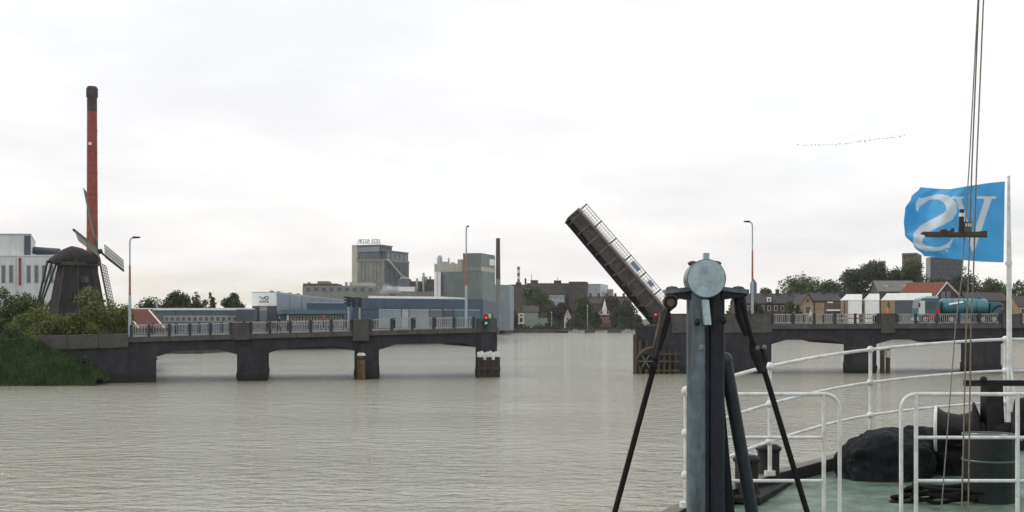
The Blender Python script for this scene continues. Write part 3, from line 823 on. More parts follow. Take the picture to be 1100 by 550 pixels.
go = bpy.data.objects.new('bank_grass', me); COL.objects.link(go); go['kind'] = 'stuff'; tag(go, 'rough dark green grass on the sloping bank at the left edge', 'grass')
mb = MB(); pq = P(64.5, 412, 108.2); mb.bar((pq.x,pq.y,-0.6), (pq.x,pq.y,1.15), 0.12, 0.12)
tag(mb.build('marker_post', M['timber']), 'thin wooden post standing at the foot of the grassy bank', 'post')

tree('big leafy bush at the left edge beside the white factory', 18, 132, 96, 300, 3.6, 'leafA', 'bush', 7000, 0.30, 'bush', 'bushes along the road bank', cat='bush')
tree('rounded bush in front of the windmill foot', 98, 127, 96, 306, 3.6, 'leafC', 'bush', 7500, 0.27, 'bush', 'bushes along the road bank', cat='bush')
tree('lower pale green bush between the two bigger bushes', 50, 126, 82, 315, 3.6, 'leafC', 'bush', 5200, 0.27, 'bush', 'bushes along the road bank', cat='bush')
tree('small young bush at the foot of the bank by the abutment', 92, 108.6, 16, 377, 0.9, 'leafA', 'bush', 900, 0.22, 'bush', 'bushes along the road bank', cat='bush')
tree('dark clipped hedge bush along the parapet at the left edge', 8, 118.5, 60, 350, 3.0, 'leafB', 'bush', 3600, 0.24, 'bush', 'bushes along the road bank', cat='bush')

# trees behind the low blue factory
G = 'trees behind the low blue factory'
tree('low hedge-like tree left of the row behind the low factory', 163, 330, 44, 319.5, 1.5, 'leafB', 'round', 1800, group=G)
tree('broad round tree behind the low factory, tallest of the row', 193, 328, 38, 311.5, 1.5, 'leafB', 'round', 2600, group=G)
tree('thin tree just right of the broad round tree behind the low factory', 211, 332, 18, 312.5, 1.5, 'leafB', 'poplar', 1100, group=G)
tree('slim poplar standing alone behind the low factory', 228, 330, 13, 313.5, 1.5, 'leafB', 'poplar', 900, group=G)
tree('rounded tree behind the low factory next to the white sign block', 249, 328, 33, 314.5, 1.5, 'leafB', 'round', 2000, group=G)
tree('small low tree between the slim poplar and the thin tree', 219, 335, 20, 321, 1.5, 'leafA', 'round', 900, group=G)

# ------------------------------------------------------------------ buildings
def V2(px, D): return Vector((PX(px, D), D, 0))
class Foot:
    """footprint from the left, middle and right visible corner (pixel column, distance)"""
    def __init__(s, l, m, r):
        s.l, s.m, s.r = V2(*l), V2(*m), V2(*r); s.b = s.l + s.r - s.m; s.D = s.m.y
def block(parent, fp, z0, ytop, m, name='wall', zt=None):
    zt = PZ(ytop, fp.D) if zt is None else zt
    mb = MB(); up = Vector((0,0,1))
    mb.hexa([p + up*z0 for p in (fp.l, fp.m, fp.r, fp.b)], [p + up*zt for p in (fp.l, fp.m, fp.r, fp.b)])
    return mb.build(name, M[m], parent)
def on_face(a, b, u0, u1, z0, z1, out=0.05, m='glass', parent=None, name='window', inset=0.0):
    """flat piece fixed to the wall that runs from a to b (a left, b right as seen)"""
    d = b - a; n = Vector((d.y, -d.x, 0)).normalized()
    p0 = a + d*u0 - n*0.1; p1 = a + d*u1 - n*0.1
    mb = MB(); mb.hexa([p0+Vector((0,0,z0)), p1+Vector((0,0,z0)), p1+n*(out+0.1)+Vector((0,0,z0)), p0+n*(out+0.1)+Vector((0,0,z0))],
                       [p0+Vector((0,0,z1)), p1+Vector((0,0,z1)), p1+n*(out+0.1)+Vector((0,0,z1)), p0+n*(out+0.1)+Vector((0,0,z1))])
    return mb.build(name, M[m], parent)
def window(a, b, u0, u1, z0, z1, parent, frame='frame', pane='glass', fr=0.12):
    w = on_face(a, b, u0, u1, z0, z1, 0.05, frame, parent, 'window')
    L_ = (b-a).length
    on_face(a, b, u0+fr/L_, u1-fr/L_, z0+fr, z1-fr, 0.09, pane, w, 'pane')
    return w
def coping(parent, fp, zt, m, over=0.25, th=0.4, name='roof_edge'):
    c = (fp.l+fp.m+fp.r+fp.b)/4
    g = lambda p: c + (p-c) * (1 + over/ (p-c).length)
    mb = MB(); mb.hexa([g(p)+Vector((0,0,zt+0.003)) for p in (fp.l,fp.m,fp.r,fp.b)], [g(p)+Vector((0,0,zt+th)) for p in (fp.l,fp.m,fp.r,fp.b)])
    return mb.build(name, M[m], parent)
GZ = 1.45

# --- white factory at the left edge
D = 242
fp = Foot((-60,D),(62,D),(68,D+45))
wf = thing('factory_building', 'white factory with tall narrow windows at the left edge behind the bushes', 'factory', (fp.m.x-15, D, GZ))
block(wf, fp, GZ, 275.3, 'whitewall'); coping(wf, fp, PZ(275.3,D), 'frame', 0.15, 0.25)
fu = Foot((-60,D+2),(33,D+2),(38,D+30))
block(wf, fu, PZ(275,D), 252.3, 'whitewall', 'upper_storey'); coping(wf, fu, PZ(252.3,D+2), 'galv', 0.15, 0.25)
on_face(fu.l, fu.m, 0.935, 1.0, PZ(274.6,D), PZ(252.6,D), 0.5, 'darkwall', wf, 'dark_corner_panel')
span = 122.0
for px in (-26,-17.5,-9,1.3,9.5,28.4,36.7,44.8,53):
    u0 = (px+60)/span; u1 = (px+4.9+60)/span
    window(fp.l, fp.m, u0, u1, PZ(304.3,D), PZ(284.5,D), wf, 'galv', 'glass_grey', 0.14)
for px in (-40,-5.5,17,59):
    on_face(fp.l, fp.m, (px+60)/span, (px+60.5)/span, GZ, PZ(276,D), 0.06, 'galv', wf, 'panel_joint')
mb = MB(); q = P(21.2, 275, D-0.25); mb.tube([(q.x,q.y,PZ(306,D)),(q.x,q.y,PZ(277,D))], 0.22, 8); mb.build('downpipe', M['brick_red'], wf)
mb = MB(); a, b = P(36,269,D+12), P(64,271,D+12); mb.tube([a,b], 0.8, 12); mb.build('roof_duct', M['darkwall'], wf)
mb = MB(); a, b = P(38,272.5,D+10), P(60,272.5,D+10); mb.box((a.x,a.y,PZ(275,D)),(b.x,a.y+4,a.z)); mb.build('roof_plant', M['glass_grey'], wf)

# --- brick chimney
D = 300
ch = thing('factory_chimney', 'very tall red brick chimney with black top behind the windmill', 'chimney', (PX(99.3,D), D, GZ))
x = PX(99.3, D); s_ = D/F
mb = MB(); mb.tube([(x,D,GZ),(x-0.1,D,PZ(120,D))], [6.4*s_,5.15*s_], 24); mb.build('shaft', M['brick_red'], ch)
mb = MB(); mb.tube([(x-0.1,D,PZ(120,D)),(x-0.1,D,PZ(104,D)),(x-0.1,D,PZ(103,D)),(x-0.1,D,PZ(95.5,D)),(x-0.1,D,PZ(93,D))], [5.2*s_,5.2*s_,6.0*s_,6.0*s_,4.6*s_], 24); cr = mb.build('crown', M['brick_dark'], ch)
for yy in (103.5, 99, 95.5):
    mb = MB(); mb.tube([(x-0.1,D,PZ(yy+0.7,D)),(x-0.1,D,PZ(yy,D))], 6.25*s_, 24); mb.build('band', M['brick_dark'], cr)
for yy in (140,163,186,209,227,250):
    mb = MB(); rr = (5.2 + (yy-120)/240*1.2)*s_ + 0.06
    mb.tube([(x-0.05,D,PZ(yy+0.5,D)),(x-0.05,D,PZ(yy,D))], rr, 24); mb.build('iron_band', M['brick_dark'], ch)
mb = MB(); mb.box((x-0.5,D-6.1*s_,PZ(156.5,D)),(x+0.2,D-5.0*s_,PZ(153.5,D))); mb.build('white_plate', M['frame'], ch)

# --- windmill
D = 190; s_ = D/F
mc = Vector((PX(83,D), D, 0))
wm = thing('windmill', 'old dark wooden windmill with lattice sails beside the red chimney', 'windmill', (mc.x, mc.y, GZ))
def ring(r, z, n=8, ph=math.pi/8): return [Vector((mc.x+r*math.cos(2*math.pi*k/n+ph), mc.y+r*math.sin(2*math.pi*k/n+ph), z)) for k in range(n)]
zt = PZ(283, D)
mb = MB()
prof = [(5.0,GZ),(3.95,PZ(328,D)),(3.3,PZ(303,D)),(2.75,zt)]
rs = [ring(r,z) for r,z in prof]
vv = [p for r in rs for p in r]; ff = [(i*8+k,i*8+(k+1)%8,(i+1)*8+(k+1)%8,(i+1)*8+k) for i in range(3) for k in range(8)] + [tuple(range(24,32))]
mb.add(vv, ff); body = mb.build('smock', M['thatch'], wm)
for k in range(8):
    mb = MB()
    mb.tube([rs[0][k], rs[1][k], rs[2][k], rs[3][k]], 0.12, 6); mb.build('corner_batten', M['mill_wood'], body)
mb = MB(); mb.prism(ring(3.35, zt-0.35), (0,0,0.5)); mb.build('curb_ring', M['mill_wood'], wm)
for (px, py) in ((76,318),(90,300)):
    q = P(px,py,D-4.0); mb = MB(); mb.box((q.x-0.3,q.y-0.5,q.z-0.45),(q.x+0.3,q.y+1.2,q.z+0.45)); mb.build('hatch', M['black'], wm)
nrm = Vector((1.0,0.03,0)).normalized(); hv = Vector((-0.03,1.0,0)).normalized(); up = Vector((0,0,1))
# boat shaped cap along the wind shaft
stations = [(-4.1,1.3,0.9,-0.1),(-3.2,2.2,1.55,-0.25),(-1.9,2.9,2.5,-0.3),(-0.8,3.1,2.95,-0.3),(0.6,3.0,2.65,-0.3),(2.0,2.4,1.95,-0.25),(3.2,1.7,1.35,-0.1)]
vv, ff = [], []; K = 11
for a, wd, ht, z0 in stations:
    for k in range(K):
        t = math.pi*k/(K-1)
        c, s2 = math.cos(t), math.sin(t)**1.25
        vv.append(mc + nrm*a + hv*(wd*(abs(c)**0.9)*(1 if c > 0 else -1)) + up*(zt + 0.1 + z0 + ht*(s2**0.8)))
for i in range(len(stations)-1):
    for k in range(K-1): ff.append((i*K+k,i*K+k+1,(i+1)*K+k+1,(i+1)*K+k))
ff.append(tuple(range(K))); ff.append(tuple(range((len(stations)-1)*K, len(stations)*K)))
for i in range(len(stations)-1): ff.append((i*K,(i+1)*K,(i+1)*K+K-1,i*K+K-1))
mb = MB(); mb.add(vv, ff, True); cap = mb.build('cap', M['thatch'], wm)
mb = MB(); a = mc + nrm*(-3.9) + up*(zt+0.25); 
mb.bar(a - hv*2.2, a + hv*2.2, 0.28, 0.3); mb.build('tail_beam', M['mill_wood'], cap)
foot = mc - nrm*7.2 + up*(GZ+2.2)
for src in (a - hv*2.1, a + hv*2.1, a, mc + nrm*0.8 - hv*2.9 + up*(zt+0.4), mc + nrm*0.8 + hv*2.9 + up*(zt+0.4)):
    mb = MB(); mb.bar(src, foot, 0.26, 0.26); mb.build('tail_strut', M['mill_wood'], wm)
# wind shaft and sails
tilt = R(16)
ax = (nrm*math.cos(tilt) + up*math.sin(tilt)).normalized()
hub = Vector((PX(104.3,D-1), 0, PZ(270.5,D))); hub.y = mc.y - 0.3
mb = MB(); mb.tube([mc + nrm*1.0 + up*(zt+0.9), hub + ax*0.5], [0.3,0.38], 10); mb.build('wind_shaft', M['iron'], wm)
vp = (up - ax*up.dot(ax)).normalized(); hp = ax.cross(vp).normalized()   # plane of the sails
rot = R(-15)
for k in range(4):
    th = rot + k*math.pi/2
    d = vp*math.cos(th) + hp*math.sin(th)
    w_ = -vp*math.sin(th) + hp*math.cos(th)
    off = ax*(0.2 if k % 2 else -0.15)
    L_ = 10.6 if k != 2 else 10.2
    mb = MB(); mb.bar(hub+off, hub+off+d*L_, 0.26, 0.24, up=ax); sl = mb.build('sail', M['mill_wood'], wm)
    mb = MB()
    for j in range(17):
        r0 = 2.0 + j*(L_-2.3)/16
        mb.bar(hub+off+d*r0 - w_*0.15 + ax*0.1, hub+off+d*r0 + w_*1.75 + ax*0.35, 0.09, 0.09, up=ax)
    for q_, aq in ((0.6,0.16),(1.15,0.24),(1.72,0.34)):
        mb.bar(hub+off+d*2.0 + w_*q_ + ax*aq, hub+off+d*(L_-0.25) + w_*q_ + ax*aq, 0.09, 0.09, up=ax)
    mb.build('lattice', M['sail_wood'], sl)
    mb = MB(); mb.hexa([hub+off+d*2.0 - w_*0.45, hub+off+d*(L_-0.3) - w_*0.32, hub+off+d*(L_-0.3) - w_*0.1, hub+off+d*2.0 - w_*0.1],
                       [p + ax*0.04 for p in (hub+off+d*2.0 - w_*0.45, hub+off+d*(L_-0.3) - w_*0.32, hub+off+d*(L_-0.3) - w_*0.1, hub+off+d*2.0 - w_*0.1)])
    mb.build('wind_board', M['mill_wood'], sl)

# --- gabled houses
def gable_house(name, label, cat, c0, c1, dep, z0, yeave, yridge, wall, roof, gable_to_cam=True, trim=None, group=None, over=0.35):
    """front wall from c0 to c1 (pixel column, distance); gable either faces the camera or runs along the front"""
    a, b = V2(*c0), V2(*c1)
    d = b - a; n = Vector((-d.y, d.x, 0)).normalized()
    Dm = (a.y+b.y)/2; ze, zr = PZ(yeave, Dm), PZ(yridge, Dm)
    h = thing(name, label, cat, ((a+b)/2 + n*dep/2 + up*z0), group)
    mb = MB()
    A, B, C, E = a, b, b+n*dep, a+n*dep
    if gable_to_cam:
        mb.prism([A+up*z0, B+up*z0, B+up*ze, (A+B)/2+up*zr, A+up*ze], n*dep)
    else:
        mb.prism([A+up*z0, A+up*ze, (A+E)/2+up*zr, E+up*ze, E+up*z0], d)
    w = mb.build('wall', M[wall], h)
    th = 0.22
    def slope(p, q, r, s2):
        mb = MB(); nn_ = (q-p).cross(s2-p).normalized()
        if nn_.z < 0: nn_ = -nn_
        mb.hexa([p+nn_*0.01,q+nn_*0.01,r+nn_*0.01,s2+nn_*0.01], [p+nn_*th,q+nn_*th,r+nn_*th,s2+nn_*th]); return mb.build('roof_slope', M[roof], h)
    if gable_to_cam:
        m_ = (A+B)/2 + up*zr; dn = d.normalized()
        for side, cn, sg in ((A, A, -1), (B, B, 1)):
            ev = cn + up*ze; dirv = (ev - m_).normalized()
            ev2 = ev + dirv*over
            slope(m_ - n*over, ev2 - n*over, ev2 + n*(dep+over), m_ + n*(dep+over))
            if trim:
                mb = MB(); mb.bar(m_ - n*(over+0.06) + up*0.05, ev2 - n*(over+0.06) + up*0.05, 0.12, 0.36, up=n); mb.build('bargeboard', M[trim], h)
    else:
        m0 = (A+E)/2 + up*zr; dn = d.normalized()
        for e0_, sg in ((A, 1), (E, -1)):
            ev = e0_ + up*ze; dirv = (ev - m0).normalized(); ev2 = ev + dirv*over
            slope(m0 - dn*over, ev2 - dn*over, ev2 + d + dn*over, m0 + d + dn*over)
    h['_a'] = 0; del h['_a']
    return h, a, b, n, ze, zr
def chimney_on(h, px, D, y0, y1, w=0.8, m='brick_dark'):
    q = PX(px, D); mb = MB(); mb.box((q-w/2,D-w/2,PZ(y0,D)),(q+w/2,D+w/2,PZ(y1,D))); o = mb.build('chimney', M[m], h)
    mb = MB(); mb.box((q-w/2-0.1,D-w/2-0.1,PZ(y1,D)+0.003),(q+w/2+0.1,D+w/2+0.1,PZ(y1,D)+0.2)); mb.build('chimney_cap', M['brick_dark'], o)

# red roofed shed behind the left end of the bridge
D = 152
hh, a, b, n, ze, zr = gable_house('boat_shed', 'low shed with red tiled roof and white edges behind the left railing', 'shed', (140,D),(177,D+3), 9.0, GZ, 353, 333.5, 'darkwall', 'roof_maroon', False, 'frame')
for pa, pb in (((133,333),(149,352)), ((160,333),(176.5,352))):
    p0, p1 = P(*pa, D+1.2), P(*pb, D-3.4)
    mb = MB(); mb.bar(p0, p1, 0.13, 0.13); mb.build('bargeboard', M['frame'], hh)

# --- low blue factory
D = 226
fp = Foot((108,D+4),(268,D),(281,D+34))
lf2 = thing('factory_building', 'long low blue factory with white roof edge behind the left railing', 'factory', (fp.m.x-12,D,GZ))
block(lf2, fp, GZ, 333.2, 'tealwall'); coping(lf2, fp, PZ(333.2,D), 'roof_white', 0.35, 0.42)
for i in range(13):
    px = 177 + i*6.1
    window(fp.l, fp.m, (px-108)/160, (px+5.6-108)/160, PZ(345.5,D), PZ(339.3,D), lf2, 'beige', 'glass_grey', 0.14)
for i in range(16):
    px = 112 + i*9.6
    on_face(fp.l, fp.m, (px-108)/160, (px+0.5-108)/160, PZ(339,D), PZ(334,D), 0.04, 'bluewall', lf2, 'panel_joint')
fe = Foot((254,D-3),(273,D-3),(276,D+4))
block(lf2, fe, GZ, 332.4, 'darkwall', 'end_block')

# --- white sign block with long grey-blue hall
D = 238
fp = Foot((271,D),(297,D),(371,D+100))
lg = thing('factory_building', 'grey-blue hall with white sign panel and wave logo at its front', 'factory', (fp.m.x,D,GZ))
block(lg, fp, GZ, 315.2, 'greywall'); coping(lg, fp, PZ(315.2,D), 'galv', 0.12, 0.3)
sg = on_face(fp.l, fp.m, -0.01, 1.0, PZ(328.6,D), PZ(314.6,D), 0.35, 'roof_white', lg, 'sign_panel')
on_face(fp.l, fp.m, 0.0, 1.0, PZ(334,D), PZ(328.8,D), 0.05, 'beige', lg, 'shadow_band')
on_face(fp.l, fp.m, 0.0, 0.30, PZ(352,D), PZ(329,D), 0.2, 'darkwall', lg, 'dark_panel')
on_face(fp.l, fp.m, 0.62, 1.02, PZ(352,D), PZ(329,D), 0.25, 'darkwall', lg, 'dark_panel')
# logo: a wavy V line running into a round bowl, small lettering under it
def logo_pt(px, py): return P(px, py, D-0.38)
mb = MB()
for seq in ([(278.2,319.3),(280.0,318.6),(281.2,321.0),(282.3,321.6),(283.4,320.3),(284.2,318.8),(285.2,318.7)], [(285.2,318.9),(284.6,320.2),(285.0,321.3),(286.6,321.7),(288.0,321.1),(288.3,319.6),(287.3,318.5),(285.8,318.5)]):
    mb.tube([logo_pt(*q) for q in seq], 0.085, 6)
mb.build('logo', M['tealwall'], sg)
def text(body, size, loc, m, parent, name='lettering', ext=0.02, rotz=0, align='LEFT'):
    cu = bpy.data.curves.new(name, 'FONT'); cu.body = body; cu.size = size; cu.extrude = ext; cu.align_x = align
    to = bpy.data.objects.new(name, cu); COL.objects.link(to)
    dg = bpy.context.evaluated_depsgraph_get(); dg.update()
    me = bpy.data.meshes.new_from_object(to.evaluated_get(dg))
    bpy.data.objects.remove(to)
    me.transform(Matrix.Translation(Vector(loc)) @ Matrix.Rotation(rotz,4,'Z') @ Matrix.Rotation(R(90),4,'X'))
    me.materials.clear(); me.materials.append(m)
    o = bpy.data.objects.new(name, me); COL.objects.link(o)
    if parent: adopt(o, parent)
    return o
mb = MB()
for i in range(9):
    q = logo_pt(278.6 + i*1.15, 325.2); mb.box((q.x,q.y,q.z),(q.x+0.12,q.y+0.05,q.z+0.36+0.1*(i%2)))
mb.build('small_lettering', M['glass_grey'], sg)
# side wall of the hall: joints, roof vents
for i in range(1,7):
    on_face(fp.m, fp.r, i/7, i/7+0.003, GZ, PZ(315.6,D), 0.05, 'tealwall', lg, 'panel_joint')
for px in (297,304,316,325,339):
    dd = D + 20 + (px-297)*1.0; q = P(px,314,dd); mb = MB(); mb.tube([(q.x-1.0,dd,PZ(315.2,D)),(q.x-1.0,dd,PZ(315.2,D)+1.0)],[0.35,0.45],8); mb.build('roof_vent', M['rustpole'], lg)

# --- blue works in front of the hall: canopy building with strip windows
D = 232
fp = Foot((300,D+1),(373,D+8),(378,D+40))
cb = thing('factory_building', 'dark blue workshop with canopy and striped windows behind the left railing', 'factory', (fp.m.x-6,D+5,GZ))
block(cb, fp, GZ, 333.5, 'bluewall')
cn = on_face(fp.l, fp.m, 0.0, 1.03, PZ(337.2,D), PZ(332.6,D), 1.6, 'tealwall', cb, 'canopy')
for i in range(17):
    u = 0.13 + i*0.047
    window(fp.l, fp.m, u, u+0.034, PZ(349,D), PZ(338.5,D), cb, 'beige', 'glass', 0.1)
on_face(fp.l, fp.m, 0.105, 0.125, PZ(349,D), PZ(338,D), 0.3, 'roof_white', cb, 'white_column')
fb = Foot((329.5,D+10),(376,D+16),(380,D+44))
block(cb, fb, PZ(333.4,D+8), 326, 'bluewall', 'upper_storey'); coping(cb, fb, PZ(326,D+16), 'galv', 0.1, 0.15)

# --- long blue warehouse with white roof strip
D = 285
fp = Foot((374,D-10),(519,D+10),(536,D+90))
bw = thing('warehouse', 'long blue warehouse with pale roof strip and loading doors behind the railing', 'warehouse', (fp.m.x-12,D,GZ))
block(bw, fp, GZ, 321.6, 'bluewall')
Dm = D
zt_ = PZ(321.6, fp.D)
mb = MB(); g_ = [fp.l + (fp.m-fp.l)*0.14, fp.l + (fp.m-fp.l)*0.70]
bk = (fp.r-fp.m)
mb.hexa([g_[0]+up*(zt_+0.01), g_[1]+up*(zt_+0.01), g_[1]+bk*0.9+up*(zt_+0.01), g_[0]+bk*0.9+up*(zt_+0.01)],
        [g_[0]+up*(zt_+0.55), g_[1]+up*(zt_+0.55), g_[1]+bk*0.9+up*(zt_+1.5), g_[0]+bk*0.9+up*(zt_+1.5)]); mb.build('roof_sheet', M['roof_white'], bw)
on_face(fp.l, fp.m, 0.0, 1.0, PZ(332.2,D), PZ(331.2,D), 0.25, 'darkwall', bw, 'trim_strip')
for i, (px0, px1, mm) in enumerate(((405,428,'greywall'),(429,436,'galv'),(437,458,'greywall'),(459,472,'glass_grey'),(474,484,'darkwall'),(486,515,'tealwall'))):
    u0, u1 = (px0-374)/145, (px1-374)/145
    dd = on_face(fp.l, fp.m, u0, u1, PZ(352,D), PZ(333,D), 0.12, mm, bw, 'loading_door')
    on_face(fp.l, fp.m, u0, u1, PZ(333,D), PZ(332.5,D), 0.2, 'frame', dd, 'door_head')
for i in range(1,15):
    on_face(fp.l, fp.m, i/15, i/15+0.002, PZ(331,D), PZ(322,D), 0.05, 'tealwall', bw, 'panel_joint')

# --- grey complex behind
D = 400
fp = Foot((325,D),(404,D),(418,D+60))
gc = thing('factory_building', 'long grey-green flat factory block below the tall silo', 'factory', (fp.m.x-15,D,GZ))
block(gc, fp, GZ, 307, 'silo')
for i in range(9):
    u = 0.05 + i*0.105
    window(fp.l, fp.m, u, u+0.06, PZ(313,D), PZ(309,D), gc, 'silo_dark', 'glass_grey', 0.15)
f2 = Foot((325.5,D+3),(362,D+3),(368,D+20)); block(gc, f2, PZ(307,D), 304.5, 'brick_brown', 'roof_storey')
f2 = Foot((341,D+6),(353,D+6),(356,D+14)); block(gc, f2, PZ(304.6,D+3), 302, 'silo', 'roof_plant')
f2 = Foot((382,D+4),(401,D+4),(404,D+20)); block(gc, f2, PZ(307,D), 303.6, 'beige', 'roof_storey')
for px in (332,372,377):
    q = P(px,303,D+8); mb = MB(); mb.tube([(q.x,q.y,PZ(307,D)),(q.x,q.y,q.z)], 0.5, 8); mb.build('roof_vent', M['galv'], gc)

# --- silo tower
D = 500
sl_ = thing('silo_building', 'tall concrete silo with rooftop lettering and diagonal chute', 'silo', (PX(408,D),D,GZ))
body = Foot((384,D+6),(413,D),(439,D+22))
block(sl_, body, GZ, 280, 'silo')
za, zb_ = PZ(302.5,D), PZ(280,D)
# thin dark sheet: shade of the right face put into its colour
on_face(body.m, body.r, 0.0, 1.0, GZ+10, zb_, 0.15, 'silo_dark', sl_, 'shaded_face_sheet')
for i in range(1,7):
    on_face(body.l, body.m, i/7-0.006, i/7+0.006, za, zb_-0.5, 0.28, 'silo', sl_, 'rib')
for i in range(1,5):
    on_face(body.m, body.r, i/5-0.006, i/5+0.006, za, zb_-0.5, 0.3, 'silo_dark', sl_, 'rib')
tw = Foot((378,D+8.5),(384.4,D+6.9),(388,D+18)); block(sl_, tw, GZ, 263, 'beige', 'lit_left_block')  # lit left face of the silo, its light put in as a paler block
coping(sl_, body, PZ(280.2,D), 'silo', 0.4, 0.8, 'ledge')
upf = Foot((384,D+6.2),(408.5,D+1.2),(421,D+12)); block(sl_, upf, PZ(280,D)+0.85, 263.8, 'silo_dark', 'head_house')
on_face(upf.l, upf.m, 0.05, 0.97, PZ(270,D), PZ(264.6,D), 0.2, 'greywall', sl_, 'pale_panel')
for i in range(7):
    window(upf.l, upf.m, 0.05+i*0.135, 0.05+i*0.135+0.09, PZ(278,D), PZ(272,D), sl_, 'silo', 'glass', 0.2)
coping(sl_, upf, PZ(263.8,D+1), 'silo', 0.4, 0.5)
urf = Foot((409.5,D+2),(414,D+1.2),(438.5,D+21.5)); block(sl_, urf, PZ(280,D)+0.86, 269.5, 'silo_dark', 'gallery')
for i in range(5):
    window(urf.m, urf.r, 0.05+i*0.19, 0.05+i*0.19+0.15, PZ(278,D), PZ(271,D), sl_, 'silo', 'glass_grey', 0.25)
coping(sl_, urf, PZ(269.5,D+1), 'silo', 0.6, 0.45)
n_ = Vector(((body.r-body.m).y, -(body.r-body.m).x, 0)).normalized()
q0 = body.m + (body.r-body.m)*0.03 + n_*1.2; q1 = body.m + (body.r-body.m)*0.55 + n_*2.2
mb = MB(); mb.bar(q0+up*PZ(279,D), q1+up*PZ(297,D), 0.75, 0.75); mb.build('chute', M['beige'], sl_)
q2 = body.m + (body.r-body.m)*0.78 + n_*2.2
mb = MB(); mb.bar(q1+up*PZ(297,D), q2+up*PZ(298.5,D), 1.0, 1.2); mb.build('spout_box', M['beige'], sl_)
lowb = Foot((386.5,D-5),(413,D-7),(421.5,D+2)); block(sl_, lowb, GZ, 302.5, 'silo', 'lower_block')
on_face(lowb.m, lowb.r, 0, 1, GZ, PZ(302.6,D-5), 0.1, 'silo_dark', sl_, 'shaded_face_sheet')  # shade of the lower block's right face, as a darker sheet
lp_ = P(384.6, 260.6, D+3)
for k_, ch_ in enumerate('AECUR EDEL'):
    if ch_ != ' ': text(ch_, 2.05, (PX(384.6+k_*2.45, D+3), lp_.y, lp_.z), M['silo_dark'], sl_, 'letter', 0.12)
mb = MB(); a_, b_ = P(384.5,261.3,D+3.2), P(408,261.3,D+1.6); mb.bar(a_, b_, 0.15, 0.2)
for i in range(9):
    q = a_ + (b_-a_)*i/8; mb.bar((q.x,q.y+0.1,PZ(263.8,D)), (q.x,q.y+0.1,PZ(257,D)), 0.12, 0.12)
mb.build('letter_frame', M['galv'], sl_)

# --- works right of the silo
D = 430
fp = Foot((425,D),(468,D),(480,D+40))
wk = thing('factory_building', 'low factory roofs with vents and tanks between the silo and the grey tower block', 'factory', (fp.m.x-5,D,GZ))
block(wk, fp, GZ, 313, 'silo')
for (x0,x1,yt,mm,dd) in ((427,440,299.5,'silo_dark',8),(440.5,452,302,'brick_brown',10),(453,457.5,297,'beige',12),(458,466,300,'brick_brown',9),(428,445,308,'roof_white',2)):
    f2 = Foot((x0,D+dd),(x1,D+dd),(x1+2,D+dd+10)); block(wk, f2, PZ(313.2,D), yt, mm, 'roof_block')
for px, y in ((431,297.5),(448,299),(455,293),(462,297)):
    q = P(px,y,D+10); mb = MB(); mb.tube([(q.x,q.y,PZ(312,D)),(q.x,q.y,q.z)], [0.5,0.4], 8); mb.build('vent_stack', M['galv'], wk)

# --- grey-green tower block
D = 420
gt = thing('tower_block', 'grey-green windowless tower block with pale band behind the street lamp', 'factory', (PX(500,D),D,GZ))
tall = Foot((497.3,D+1.5),(516.8,D),(531.5,D+16))
low = Foot((473,D+2.5),(516.9,D-0.6),(524,D+8))
block(gt, tall, GZ, 272.6, 'greenwall')
on_face(tall.m, tall.r, 0, 1, GZ, PZ(272.8,D), 0.12, 'greenwall2', gt, 'side_face')  # lighter sheet: the light on this face is in its colour
coping(gt, tall, PZ(272.6,D), 'greenwall', 0.1, 0.25)
on_face(tall.l, tall.m, 0.0, 1.002, PZ(291.2,D), PZ(286.8,D), 0.2, 'greenwall2', gt, 'band')
on_face(tall.m, tall.r, -0.002, 1.0, PZ(291.2,D), PZ(286.6,D), 0.22, 'beige', gt, 'pale_band')
on_face(tall.m, tall.r, 0.58, 0.92, PZ(283.5,D), PZ(276.8,D), 0.3, 'roof_white', gt, 'white_sign')
block(gt, low, GZ, 291.6, 'greenwall', 'lower_block')
bg_ = Foot((466.5,D+5.5),(497,D+4.5),(500,D+14)); block(gt, bg_, GZ, 283.2, 'beige', 'beige_block')
for i,(x0,x1,yt) in enumerate(((474,480,281),(484,488,281.8),(491.5,496.5,278.5))):
    f2 = Foot((x0,D+6),(x1,D+6),(x1+1,D+10)); block(gt, f2, PZ(283.4,D+4), yt, 'beige', 'roof_block')
q = P(472.3,283,D+8); mb = MB(); mb.tube([(q.x,q.y,PZ(284,D+4)),(q.x,q.y,PZ(276,D)),(q.x,q.y,PZ(273,D))], [0.9,1.0,0.5], 12); mb.build('roof_tank', M['galv'], gt)
q = P(482,283,D+8); mb = MB(); mb.tube([(q.x,q.y,PZ(284,D+4)),(q.x,q.y,PZ(276,D))], 0.3, 8); mb.build('roof_vent', M['galv'], gt)
for px in (468.2,471.8):
    q = P(px,300,D+1.5); mb = MB(); mb.tube([(q.x,q.y,GZ),(q.x,q.y,PZ(292,D))], 0.55, 10); mb.build('pipe_column', M['roof_white'], gt)
for i in range(7):
    on_face(low.l, low.m, 0.03, 0.07+0.012*(i%2), PZ(296+i*3.7,D), PZ(294.6+i*3.7,D), 0.5, 'silo_dark', gt, 'stair_landing')
for i in range(8):
    q = P(500+i*1.6,272,D+4); mb = MB(); mb.bar((q.x,q.y,PZ(272.6,D)),(q.x,q.y,PZ(271,D)),0.12,0.12); mb.build('roof_post', M['galv'], gt)
D = 450
mb = MB(); x = PX(535,D); mb.tube([(x,D,GZ),(x,D,PZ(300,D))],[1.0,0.92],14); c2_ = mb.build('lower_shaft', M['silo'])
tag(c2_, 'slim grey-brown factory chimney right of the tower block', 'chimney')
c2_.name = 'factory_chimney'
